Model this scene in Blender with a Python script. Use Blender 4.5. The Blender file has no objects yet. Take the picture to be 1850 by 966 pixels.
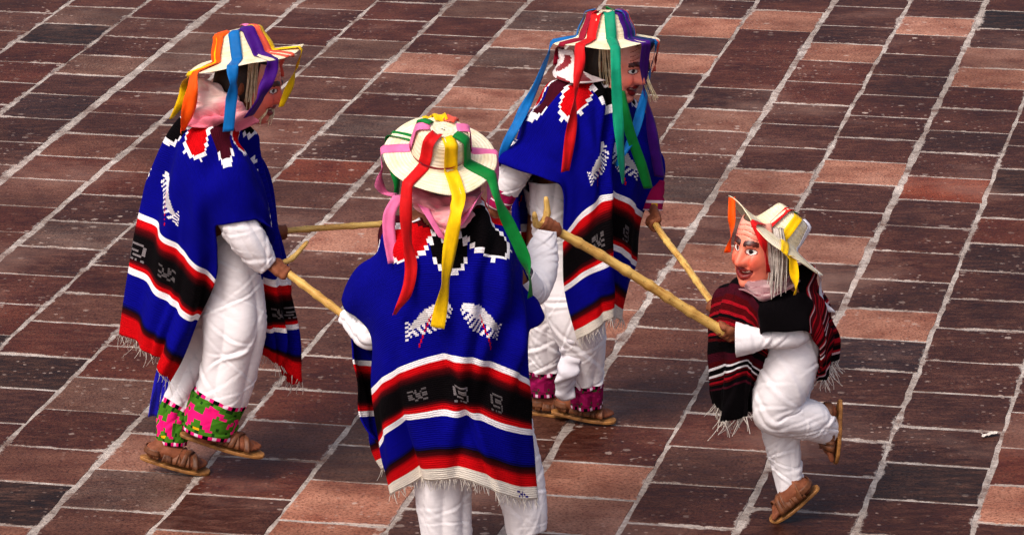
import bpy, bmesh, math, random
import numpy as np
from mathutils import Vector, Matrix

# ------------------------------------------------------------------ camera, sky, sun, exposure
scene = bpy.context.scene
F_PX, W_PX, H_PX = 8023.0, 1850.0, 966.0
PITCH = math.atan(2263.0 / F_PX)
CAM_H = 5.1
CAM_D = CAM_H / math.tan(PITCH)
cam_data = bpy.data.cameras.new('camera')
cam = bpy.data.objects.new('camera', cam_data)
scene.collection.objects.link(cam)
cam.location = (0, -CAM_D, CAM_H)
cam.rotation_euler = (math.pi / 2 - PITCH, 0, 0)
cam_data.sensor_width = 36.0
cam_data.lens = 36.0 * F_PX / W_PX
cam_data.clip_end = 2000
cam_data.clip_start = 0.5
scene.camera = cam

SUN_EL, SUN_AZ = math.radians(52), math.radians(-38)     # azimuth measured from -Y (behind camera) towards +X
world = bpy.data.worlds.new('World')
scene.world = world
world.use_nodes = True
wn = world.node_tree.nodes
sky = wn.new('ShaderNodeTexSky')
sky.sky_type = 'NISHITA'
sky.sun_disc = False
sky.sun_elevation = SUN_EL
sdir = Vector((math.sin(SUN_AZ) * math.cos(SUN_EL), -math.cos(SUN_AZ) * math.cos(SUN_EL), math.sin(SUN_EL)))
sky.sun_rotation = math.atan2(sdir.x, sdir.y)
sky.air_density = 0.8
sky.dust_density = 6.0
sky.ozone_density = 0.3
world.node_tree.links.new(sky.outputs[0], wn['Background'].inputs[0])
wn['Background'].inputs[1].default_value = 0.13
sl = bpy.data.lights.new('sun', 'SUN')
sl.energy = 1.3
sl.angle = math.radians(24)
sl.color = (1.0, 0.97, 0.95)
sun = bpy.data.objects.new('sun', sl)
scene.collection.objects.link(sun)
sun.rotation_euler = sdir.to_track_quat('Z', 'Y').to_euler()
scene.view_settings.view_transform = 'Standard'
scene.view_settings.look = 'None'
scene.view_settings.gamma = 1
scene.view_settings.exposure = 0.4
scene.render.engine = 'CYCLES'

# ------------------------------------------------------------------ geometry helpers
C = np.array([0, -CAM_D, CAM_H])
FW = np.array([0, math.cos(PITCH), -math.sin(PITCH)])
UP = np.array([0, math.sin(PITCH), math.cos(PITCH)])
RT = np.array([1.0, 0, 0])
def ray(x, y): return FW + RT * ((x - W_PX / 2) / F_PX) - UP * ((y - H_PX / 2) / F_PX)
def gnd(x, y):
    r = ray(x, y); return C + r * (-C[2] / r[2])
def at(x, y, Y):
    r = ray(x, y); return C + r * ((Y - C[1]) / r[1])
def proj(p):
    d = np.asarray(p) - C; k = d @ FW
    return np.stack([W_PX / 2 + F_PX * (d @ RT) / k, H_PX / 2 - F_PX * (d @ UP) / k], -1)
def unit(v):
    v = np.asarray(v, float); return v / max(1e-9, np.linalg.norm(v))
def lin(r, g, b):
    f = lambda c: (c / 255 / 12.92) if c / 255 <= 0.04045 else ((c / 255 + 0.055) / 1.055) ** 2.4
    return (f(r), f(g), f(b), 1.0)
col = scene.collection
def obj(name, verts, faces, mat, parent=None, uv=None, colors=None, smooth=True):
    me = bpy.data.meshes.new(name)
    me.from_pydata([tuple(v) for v in verts], [], [tuple(f) for f in faces])
    if uv is not None:
        l = me.uv_layers.new(name='UVMap')
        idx = np.zeros(len(me.loops), dtype=np.int32); me.loops.foreach_get('vertex_index', idx)
        l.data.foreach_set('uv', np.asarray(uv, np.float32)[idx].ravel())
    if colors is not None:                      # one colour per face
        ca = me.color_attributes.new('Col', 'FLOAT_COLOR', 'CORNER')
        tot = np.zeros(len(me.polygons), dtype=np.int32); me.polygons.foreach_get('loop_total', tot)
        ca.data.foreach_set('color', np.repeat(np.asarray(colors, np.float32), tot, axis=0).ravel())
    if smooth: me.polygons.foreach_set('use_smooth', [True] * len(me.polygons))
    me.materials.append(mat)
    o = bpy.data.objects.new(name, me)
    col.objects.link(o)
    if parent is not None: o.parent = parent
    return o
def tag(o, label=None, cat=None, group=None, kind=None):
    if label: o['label'] = label
    if cat: o['category'] = cat
    if group: o['group'] = group
    if kind: o['kind'] = kind
    return o
def hermite(P, t, q):
    """non-uniform Catmull-Rom through P (n, ...) at params t, evaluated at q"""
    P = np.asarray(P, float); t = np.asarray(t, float); n = len(t)
    m = np.zeros_like(P)
    for i in range(n):
        a, b = max(0, i - 1), min(n - 1, i + 1)
        m[i] = (P[b] - P[a]) / (t[b] - t[a])
    k = np.clip(np.searchsorted(t, q, side='right') - 1, 0, n - 2)
    h = t[k + 1] - t[k]
    s = (q - t[k]) / h
    sh = (len(q),) + (1,) * (P.ndim - 1)
    s = s.reshape(sh); h = h.reshape(sh)
    return ((2*s**3 - 3*s**2 + 1) * P[k] + (s**3 - 2*s**2 + s) * h * m[k]
            + (-2*s**3 + 3*s**2) * P[k + 1] + (s**3 - s**2) * h * m[k + 1])
class Waves:
    """smooth pseudo-noise: a sum of random sine waves"""
    def __init__(self, seed, n=9, f0=1.0, f1=4.0):
        r = np.random.RandomState(seed)
        a = r.uniform(0, 2*np.pi, n); f = r.uniform(f0, f1, n)
        self.k = np.stack([np.cos(a) * f, np.sin(a) * f]); self.p = r.uniform(0, 6.28, n); self.n = n
    def __call__(self, x, y):
        s = 0
        for i in range(self.n): s = s + np.sin(self.k[0, i] * x + self.k[1, i] * y + self.p[i])
        return s / math.sqrt(self.n / 2)
def grid_faces(nu, nv, wrap=False):
    f = []
    for j in range(nv - 1):
        for i in range(nu if wrap else nu - 1):
            k = (i + 1) % nu
            f.append((j*nu + i, j*nu + k, (j+1)*nu + k, (j+1)*nu + i))
    return f
def grid_normals(G):
    du = np.gradient(G, axis=1); dv = np.gradient(G, axis=0)
    n = np.cross(du, dv); return n / np.maximum(1e-9, np.linalg.norm(n, axis=2, keepdims=True))
def solidify(o, t, offset=0):
    m = o.modifiers.new('thickness', 'SOLIDIFY'); m.thickness = t; m.offset = offset; return o
def subsurf(o, n=1):
    m = o.modifiers.new('smooth', 'SUBSURF'); m.levels = n; m.render_levels = n; return o

# capsule soup collected into one closed surface by voxel remeshing
class Soup:
    def __init__(self): self.v = []; self.f = []
    def add(self, verts, faces):
        b = len(self.v); self.v += [tuple(x) for x in verts]; self.f += [tuple(b + i for i in q) for q in faces]
    def limb(self, pts, rad, n=12, flat=None):
        """tapered rounded tube through pts; flat=(axis, factor) squashes the section"""
        pts = [np.asarray(p, float) for p in pts]
        ts = np.arange(len(pts)); q = np.linspace(0, len(pts) - 1, 6 * (len(pts) - 1) + 1)
        P = hermite(pts, ts, q); R = np.interp(q, ts, rad)
        T = np.gradient(P, axis=0); T /= np.linalg.norm(T, axis=1, keepdims=True)
        rows = []
        def ring(c, t, r):
            a = np.array([0, 0, 1.0]) if abs(t[2]) < 0.9 else np.array([1.0, 0, 0])
            e = unit(np.cross(t, a)); g = np.cross(t, e)
            th = np.linspace(0, 2*np.pi, n, endpoint=False)
            o = r * (np.cos(th)[:, None] * e + np.sin(th)[:, None] * g)
            if flat is not None:
                ax = unit(flat[0]); o = o - np.outer(o @ ax, ax) * (1 - flat[1])
            return c + o
        for a in (80, 50, 22): rows.append(ring(P[0] - T[0] * R[0] * math.sin(math.radians(a)), T[0], R[0] * math.cos(math.radians(a))))
        for p, t, r in zip(P, T, R): rows.append(ring(p, t, r))
        for a in (22, 50, 80): rows.append(ring(P[-1] + T[-1] * R[-1] * math.sin(math.radians(a)), T[-1], R[-1] * math.cos(math.radians(a))))
        V = np.concatenate(rows); f = grid_faces(n, len(rows), True)
        f.append(tuple(range(n))[::-1]); f.append(tuple(range(len(V) - n, len(V))))
        self.add(V, f)
    def ell(self, c, axes, n=20, m=12):
        """ellipsoid with axis vectors"""
        A = np.array(axes, float); rows = []
        for j in range(m):
            b = -np.pi/2 + np.pi * (j + .5) / m
            th = np.linspace(0, 2*np.pi, n, endpoint=False)
            rows.append(np.asarray(c) + np.cos(b) * (np.cos(th)[:, None] * A[0] + np.sin(th)[:, None] * A[1]) + math.sin(b) * A[2])
        V = np.concatenate(rows); f = grid_faces(n, m, True)
        f.append(tuple(range(n))[::-1]); f.append(tuple(range(len(V) - n, len(V))))
        self.add(V, f)
    def remesh(self, name, voxel, mat):
        me = bpy.data.meshes.new('tmp'); me.from_pydata(self.v, [], self.f)
        bm = bmesh.new(); bm.from_mesh(me); bmesh.ops.recalc_face_normals(bm, faces=bm.faces); bm.to_mesh(me); bm.free()
        t = bpy.data.objects.new('tmp', me); col.objects.link(t)
        r = t.modifiers.new('r', 'REMESH'); r.mode = 'VOXEL'; r.voxel_size = voxel; r.use_smooth_shade = True
        s = t.modifiers.new('s', 'SMOOTH'); s.factor = 0.5; s.iterations = 3
        dg = bpy.context.evaluated_depsgraph_get(); dg.update()
        nm = bpy.data.meshes.new_from_object(t.evaluated_get(dg)); nm.name = name
        bpy.data.objects.remove(t)
        nm.materials.clear(); nm.materials.append(mat)
        o = bpy.data.objects.new(name, nm); col.objects.link(o)
        return o

# ------------------------------------------------------------------ materials
def newmat(name, rough=0.8, spec=0.3):
    m = bpy.data.materials.new(name); m.use_nodes = True
    nt = m.node_tree; b = nt.nodes['Principled BSDF']
    b.inputs['Roughness'].default_value = rough
    b.inputs['Specular IOR Level'].default_value = spec
    return m, nt, b
def N(nt, t, **kw):
    n = nt.nodes.new(t)
    for k, v in kw.items():
        if k in n.inputs.keys(): n.inputs[k].default_value = v
        else: setattr(n, k, v)
    return n
def mixc(nt, fac, a, b, blend='MIX'):
    n = nt.nodes.new('ShaderNodeMix'); n.data_type = 'RGBA'; n.blend_type = blend
    for s, v in ((n.inputs[0], fac), (n.inputs[6], a), (n.inputs[7], b)):
        if hasattr(v, 'is_linked'): nt.links.new(v, s)
        else: s.default_value = v
    return n.outputs[2]
def ramp(nt, x, stops):
    n = nt.nodes.new('ShaderNodeValToRGB'); nt.links.new(x, n.inputs[0])
    e = n.color_ramp.elements
    while len(e) < len(stops): e.new(0.5)
    for k, (p, c) in zip(e, stops):
        k.position = p; k.color = (c, c, c, 1) if not hasattr(c, '__len__') else c
    return n.outputs[0]
def bump(nt, b, h, strength, dist=0.002):
    n = N(nt, 'ShaderNodeBump', Strength=strength, Distance=dist); nt.links.new(h, n.inputs['Height'])
    nt.links.new(n.outputs[0], b.inputs['Normal']); return n
def math_n(nt, op, a, b=None):
    n = nt.nodes.new('ShaderNodeMath'); n.operation = op
    for s, v in ((n.inputs[0], a), (n.inputs[1], b)):
        if v is None: continue
        if hasattr(v, 'is_linked'): nt.links.new(v, s)
        else: s.default_value = v
    return n.outputs[0]

def cloth_mat(name, base=None, weave=350.0, rough=0.9, sheen=0.25, bump_s=0.5, var=0.25, wrinkle=False):
    """woven cloth; base None takes the woven-in colours of the piece"""
    m, nt, b = newmat(name, rough, 0.06)
    L = nt.links
    b.inputs['Sheen Weight'].default_value = sheen
    b.inputs['Sheen Roughness'].default_value = 0.6
    tc = N(nt, 'ShaderNodeTexCoord')
    n1 = N(nt, 'ShaderNodeTexNoise', Scale=9.0, Detail=4.0); L.new(tc.outputs['Object'], n1.inputs['Vector'])
    n2 = N(nt, 'ShaderNodeTexNoise', Scale=weave, Detail=2.0); L.new(tc.outputs['Object'], n2.inputs['Vector'])
    v = math_n(nt, 'ADD', math_n(nt, 'MULTIPLY', n1.outputs[0], var), math_n(nt, 'MULTIPLY', n2.outputs[0], var))
    my = N(nt, 'ShaderNodeMapping'); my.inputs['Scale'].default_value = (14, 150, 1); L.new(tc.outputs['UV'], my.inputs['Vector'])
    n3 = N(nt, 'ShaderNodeTexNoise', Scale=1.0, Detail=3.0); L.new(my.outputs[0], n3.inputs['Vector'])
    v = math_n(nt, 'ADD', v, math_n(nt, 'MULTIPLY', math_n(nt, 'SUBTRACT', n3.outputs[0], 0.5), var * 1.6))
    v = math_n(nt, 'ADD', v, 1.0 - var)
    if base is None:
        c = N(nt, 'ShaderNodeAttribute', attribute_name='Col').outputs['Color']
    else:
        c = N(nt, 'ShaderNodeRGB').outputs[0]; c.default_value = base
    cc = nt.nodes.new('ShaderNodeCombineColor')
    for i in range(3): L.new(v, cc.inputs[i])
    L.new(mixc(nt, 1.0, c, cc.outputs[0], 'MULTIPLY'), b.inputs['Base Color'])
    w = N(nt, 'ShaderNodeTexWave', Scale=40.0, Distortion=2.0); w.bands_direction = 'Y'
    L.new(tc.outputs['UV'], w.inputs['Vector'])
    h = math_n(nt, 'ADD', math_n(nt, 'MULTIPLY', w.outputs[1], 0.4), math_n(nt, 'MULTIPLY', n2.outputs[0], 0.6))
    if wrinkle:
        mw = N(nt, 'ShaderNodeMapping'); mw.inputs['Scale'].default_value = (1, 1, 1); L.new(tc.outputs['Object'], mw.inputs['Vector'])
        wr = N(nt, 'ShaderNodeTexNoise', Scale=7.0, Detail=2.0, Distortion=1.2); L.new(mw.outputs[0], wr.inputs['Vector'])
        rd = math_n(nt, 'ABSOLUTE', math_n(nt, 'SUBTRACT', wr.outputs[0], 0.5))
        h = math_n(nt, 'ADD', math_n(nt, 'MULTIPLY', h, 0.15), ramp(nt, rd, [(0.0, 0.0), (0.10, 1.0)]))
        bump(nt, b, h, 0.12, 0.006)
    else: bump(nt, b, h, bump_s, 0.003)
    return m
M_PONCHO = cloth_mat('sarape_wool', None, 260, 0.95, 0.0, 0.9, 0.4)
M_COTTON = cloth_mat('white_cotton', None, 500, 0.9, 0.0, 0.35, 0.10, True)
M_KERCHIEF = cloth_mat('pink_kerchief_cotton', None, 400, 0.85, 0.2, 0.4, 0.3)
M_FRINGE = cloth_mat('fringe_yarn', lin(222, 212, 200), 300, 0.95, 0.1, 0.3, 0.2)
M_SASH = cloth_mat('blue_sash', lin(25, 20, 175), 300, 0.85, 0.1, 0.5, 0.3)

def satin(name, c):
    m, nt, b = newmat(name, 0.55, 0.12)
    tc = N(nt, 'ShaderNodeTexCoord')
    n = N(nt, 'ShaderNodeTexNoise', Scale=30.0, Detail=3.0); nt.links.new(tc.outputs['Object'], n.inputs['Vector'])
    f = ramp(nt, n.outputs[0], [(0.3, 0.0), (0.75, 1.0)])
    d = tuple(x * 0.72 for x in c[:3]) + (1,)
    nt.links.new(mixc(nt, f, c, d), b.inputs['Base Color'])
    w = N(nt, 'ShaderNodeTexWave', Scale=40.0, Distortion=1.0); nt.links.new(tc.outputs['UV'], w.inputs['Vector'])
    bump(nt, b, w.outputs[1], 0.15, 0.001)
    b.inputs['Sheen Weight'].default_value = 0.05
    return m
SATIN = {k: satin('satin_' + k, lin(*c)) for k, c in dict(
    orange=(255, 88, 5), blue=(6, 104, 176), purple=(66, 8, 120), yellow=(252, 200, 4), red=(214, 18, 22),
    green=(4, 122, 48), teal=(10, 146, 108), pink=(240, 118, 170), salmon=(238, 92, 70), white=(236, 232, 240),
    navy=(16, 40, 90), crimson=(150, 16, 44)).items()}

def straw_mat():
    m, nt, b = newmat('palm_straw', 0.7, 0.3)
    tc = N(nt, 'ShaderNodeTexCoord'); L = nt.links
    w = N(nt, 'ShaderNodeTexWave', Scale=2.6, Distortion=1.2); w.bands_direction = 'Y'; L.new(tc.outputs['UV'], w.inputs['Vector'])
    w2 = N(nt, 'ShaderNodeTexWave', Scale=7.0, Distortion=1.0); w2.bands_direction = 'X'; L.new(tc.outputs['UV'], w2.inputs['Vector'])
    n = N(nt, 'ShaderNodeTexNoise', Scale=25.0, Detail=5.0); L.new(tc.outputs['Object'], n.inputs['Vector'])
    f = math_n(nt, 'ADD', math_n(nt, 'MULTIPLY', w.outputs[1], 0.7), math_n(nt, 'MULTIPLY', w2.outputs[1], 0.3))
    c = mixc(nt, ramp(nt, n.outputs[0], [(0.35, 0.0), (0.7, 1.0)]), lin(248, 238, 212), lin(232, 214, 172))
    L.new(mixc(nt, math_n(nt, 'MULTIPLY', f, 0.35), c, lin(204, 178, 130)), b.inputs['Base Color'])
    bump(nt, b, f, 0.5, 0.003)
    return m
M_STRAW = straw_mat()

def simple(name, c, c2, scale, rough=0.7, spec=0.3, bs=0.3, dist=0.002, lo=0.35, hi=0.7):
    m, nt, b = newmat(name, rough, spec)
    tc = N(nt, 'ShaderNodeTexCoord')
    n = N(nt, 'ShaderNodeTexNoise', Scale=scale, Detail=6.0, Roughness=0.65); nt.links.new(tc.outputs['Object'], n.inputs['Vector'])
    nt.links.new(mixc(nt, ramp(nt, n.outputs[0], [(lo, 0.0), (hi, 1.0)]), c, c2), b.inputs['Base Color'])
    bump(nt, b, n.outputs[0], bs, dist)
    return m
M_SKIN = simple('brown_skin', lin(142, 82, 54), lin(106, 56, 36), 40, 0.62, 0.2, 0.3)
M_LEATHER = simple('tan_leather', lin(122, 70, 38), lin(74, 40, 22), 35, 0.55, 0.4, 0.4)
M_SOLE = simple('sandal_sole', lin(170, 116, 60), lin(96, 58, 30), 30, 0.6, 0.3, 0.3)
M_DARKHAIR = simple('dark_hair', lin(30, 22, 18), lin(52, 38, 28), 90, 0.6, 0.4, 0.6)
M_WIG = simple('pale_fibre', lin(226, 210, 176), lin(176, 150, 112), 60, 0.75, 0.3, 0.4)
M_WIGGREY = simple('grey_fibre', lin(206, 196, 186), lin(140, 126, 116), 60, 0.75, 0.3, 0.4)
def wood_mat():
    m, nt, b = newmat('cane_wood', 0.5, 0.4)
    tc = N(nt, 'ShaderNodeTexCoord'); L = nt.links
    mp = N(nt, 'ShaderNodeMapping'); mp.inputs['Scale'].default_value = (1, 1, 1); L.new(tc.outputs['UV'], mp.inputs['Vector'])
    n = N(nt, 'ShaderNodeTexNoise', Scale=14.0, Detail=6.0, Roughness=0.7); L.new(mp.outputs[0], n.inputs['Vector'])
    n2 = N(nt, 'ShaderNodeTexNoise', Scale=90.0, Detail=3.0); L.new(tc.outputs['Object'], n2.inputs['Vector'])
    c = mixc(nt, ramp(nt, n.outputs[0], [(0.38, 0.0), (0.66, 1.0)]), lin(232, 192, 106), lin(178, 120, 50))
    c = mixc(nt, ramp(nt, n2.outputs[0], [(0.62, 0.0), (0.75, 0.8)]), c, lin(96, 56, 24))
    L.new(c, b.inputs['Base Color']); bump(nt, b, n.outputs[0], 0.4, 0.003)
    return m
M_CANE = wood_mat()
def mask_mat():
    m, nt, b = newmat('painted_mask', 0.38, 0.5)
    a = N(nt, 'ShaderNodeAttribute', attribute_name='Col')
    tc = N(nt, 'ShaderNodeTexCoord')
    n = N(nt, 'ShaderNodeTexNoise', Scale=45.0, Detail=5.0); nt.links.new(tc.outputs['Object'], n.inputs['Vector'])
    nt.links.new(mixc(nt, math_n(nt, 'MULTIPLY', ramp(nt, n.outputs[0], [(0.45, 0.0), (0.75, 1.0)]), 0.35), a.outputs['Color'], lin(190, 80, 62)), b.inputs['Base Color'])
    bump(nt, b, n.outputs[0], 0.15, 0.002)
    return m
M_MASK = mask_mat()

def paver_mat():
    m, nt, b = newmat('paving_stone', 0.6, 0.12); L = nt.links
    tc = N(nt, 'ShaderNodeTexCoord'); geo = N(nt, 'ShaderNodeNewGeometry')
    oi = N(nt, 'ShaderNodeObjectInfo')
    ed = N(nt, 'ShaderNodeAttribute', attribute_name='edge')
    ti = N(nt, 'ShaderNodeAttribute', attribute_name='tint')
    P = geo.outputs['Position']
    big = N(nt, 'ShaderNodeTexNoise', Scale=5.0, Detail=6.0, Roughness=0.65); L.new(P, big.inputs['Vector'])
    mp = N(nt, 'ShaderNodeMapping'); mp.inputs['Scale'].default_value = (9, 30, 9); mp.inputs['Rotation'].default_value = (0, 0, math.radians(11.5)); L.new(P, mp.inputs['Vector'])
    grain = N(nt, 'ShaderNodeTexNoise', Scale=1.0, Detail=8.0, Roughness=0.7); L.new(mp.outputs[0], grain.inputs['Vector'])
    fine = N(nt, 'ShaderNodeTexNoise', Scale=85.0, Detail=5.0, Roughness=0.7); L.new(P, fine.inputs['Vector'])
    base = ti.outputs['Color']
    c = mixc(nt, ramp(nt, big.outputs[0], [(0.38, 0.0), (0.66, 0.9)]), base, mixc(nt, 1.0, base, lin(185, 150, 138), 'MULTIPLY'))
    c = mixc(nt, ramp(nt, grain.outputs[0], [(0.46, 0.0), (0.70, 0.75)]), c, mixc(nt, 0.55, base, lin(140, 98, 82)))
    c = mixc(nt, ramp(nt, fine.outputs[0], [(0.47, 0.0), (0.62, 0.9)]), c, mixc(nt, 1.0, c, lin(150, 132, 126), 'MULTIPLY'))
    # pale droppings, gum and confetti spots
    vo = N(nt, 'ShaderNodeTexVoronoi', Scale=11.0); L.new(P, vo.inputs['Vector'])
    wob = N(nt, 'ShaderNodeTexNoise', Scale=38.0, Detail=4.0, Roughness=0.7); L.new(P, wob.inputs['Vector'])
    dd = math_n(nt, 'ADD', vo.outputs['Distance'], math_n(nt, 'MULTIPLY', wob.outputs[0], 0.36))
    spot = ramp(nt, dd, [(0.32, 1.0), (0.36, 0.0)])
    pick = ramp(nt, N_sep(nt, vo.outputs['Color']), [(0.62, 0.0), (0.70, 0.8)])
    patchy = N(nt, 'ShaderNodeTexNoise', Scale=1.7, Detail=3.0); L.new(P, patchy.inputs['Vector'])
    pm = ramp(nt, patchy.outputs[0], [(0.46, 0.05), (0.66, 1.0)])
    c = mixc(nt, math_n(nt, 'MULTIPLY', math_n(nt, 'MULTIPLY', spot, pick), pm), c, lin(204, 182, 168))
    vo2 = N(nt, 'ShaderNodeTexVoronoi', Scale=34.0); L.new(P, vo2.inputs['Vector'])
    d2 = math_n(nt, 'ADD', vo2.outputs['Distance'], math_n(nt, 'MULTIPLY', wob.outputs[0], 0.5))
    spot2 = ramp(nt, d2, [(0.45, 1.0), (0.52, 0.0)])
    pick2 = ramp(nt, N_sep(nt, vo2.outputs['Color']), [(0.66, 0.0), (0.72, 0.7)])
    c = mixc(nt, math_n(nt, 'MULTIPLY', math_n(nt, 'MULTIPLY', spot2, pick2), pm), c, lin(186, 160, 146))
    # smeared mortar along the edges of each stone
    sm = N(nt, 'ShaderNodeTexNoise', Scale=22.0, Detail=7.0, Roughness=0.75); L.new(P, sm.inputs['Vector'])
    e = math_n(nt, 'ADD', ed.outputs['Fac'], math_n(nt, 'MULTIPLY', math_n(nt, 'SUBTRACT', sm.outputs[0], 0.5), 2.2))
    sm2 = N(nt, 'ShaderNodeTexNoise', Scale=2.6, Detail=3.0); L.new(P, sm2.inputs['Vector'])
    e = math_n(nt, 'ADD', e, math_n(nt, 'MULTIPLY', math_n(nt, 'SUBTRACT', sm2.outputs[0], 0.55), 2.4))
    ef = ramp(nt, e, [(0.78, 0.0), (1.3, 0.75)])
    c = mixc(nt, ef, c, lin(186, 172, 162))
    st = N(nt, 'ShaderNodeTexNoise', Scale=1.1, Detail=5.0, Roughness=0.6); L.new(P, st.inputs['Vector'])
    c = mixc(nt, ramp(nt, st.outputs[0], [(0.40, 0.55), (0.56, 0.0)]), c, mixc(nt, 1.0, c, lin(150, 138, 132), 'MULTIPLY'))
    c = mixc(nt, ramp(nt, st.outputs[0], [(0.55, 0.0), (0.72, 0.30)]), c, lin(170, 132, 116))
    L.new(c, b.inputs['Base Color'])
    L.new(ramp(nt, grain.outputs[0], [(0.3, 0.42), (0.75, 0.72)]), b.inputs['Roughness'])
    h = math_n(nt, 'ADD', math_n(nt, 'MULTIPLY', grain.outputs[0], 0.7), math_n(nt, 'MULTIPLY', fine.outputs[0], 0.5))
    bump(nt, b, h, 0.55, 0.006)
    return m
def N_sep(nt, c):
    s = nt.nodes.new('ShaderNodeSeparateColor'); nt.links.new(c, s.inputs[0]); return s.outputs[0]
M_PAVER = paver_mat()
def mortar_mat(name, a, b_):
    m, nt, b = newmat(name, 0.9, 0.2); L = nt.links
    geo = N(nt, 'ShaderNodeNewGeometry')
    n = N(nt, 'ShaderNodeTexNoise', Scale=14.0, Detail=8.0, Roughness=0.75); L.new(geo.outputs['Position'], n.inputs['Vector'])
    n2 = N(nt, 'ShaderNodeTexNoise', Scale=70.0, Detail=4.0); L.new(geo.outputs['Position'], n2.inputs['Vector'])
    c = mixc(nt, ramp(nt, n.outputs[0], [(0.36, 0.0), (0.62, 1.0)]), a, b_)
    c = mixc(nt, ramp(nt, n2.outputs[0], [(0.55, 0.0), (0.7, 0.6)]), c, lin(110, 92, 84))
    st = N(nt, 'ShaderNodeTexNoise', Scale=1.1, Detail=5.0, Roughness=0.6); L.new(geo.outputs['Position'], st.inputs['Vector'])
    c = mixc(nt, ramp(nt, st.outputs[0], [(0.40, 0.55), (0.56, 0.0)]), c, mixc(nt, 1.0, c, lin(150, 138, 132), 'MULTIPLY'))
    c = mixc(nt, ramp(nt, st.outputs[0], [(0.55, 0.0), (0.72, 0.30)]), c, lin(170, 132, 116))
    n5 = N(nt, 'ShaderNodeTexNoise', Scale=4.5, Detail=5.0, Roughness=0.7); L.new(geo.outputs['Position'], n5.inputs['Vector'])
    c = mixc(nt, ramp(nt, n5.outputs[0], [(0.36, 0.85), (0.50, 0.0)]), c, lin(100, 72, 62))
    L.new(c, b.inputs['Base Color']); bump(nt, b, n2.outputs[0], 0.8, 0.008)
    return m
M_MORTAR = mortar_mat('mortar', lin(140, 126, 118), lin(206, 194, 184))

# ------------------------------------------------------------------ the plaza floor
tdir = ray(2620, -1780); tdir[2] = 0; tdir = unit(tdir)          # along the long joints
sdir2 = np.array([tdir[1], -tdir[0], 0])                          # along the short joints
COLW = 0.4015
S0 = -3.369 + 0.0                                                # long joint 1
def sline(k): return S0 + COLW * (k - 1)
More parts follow.
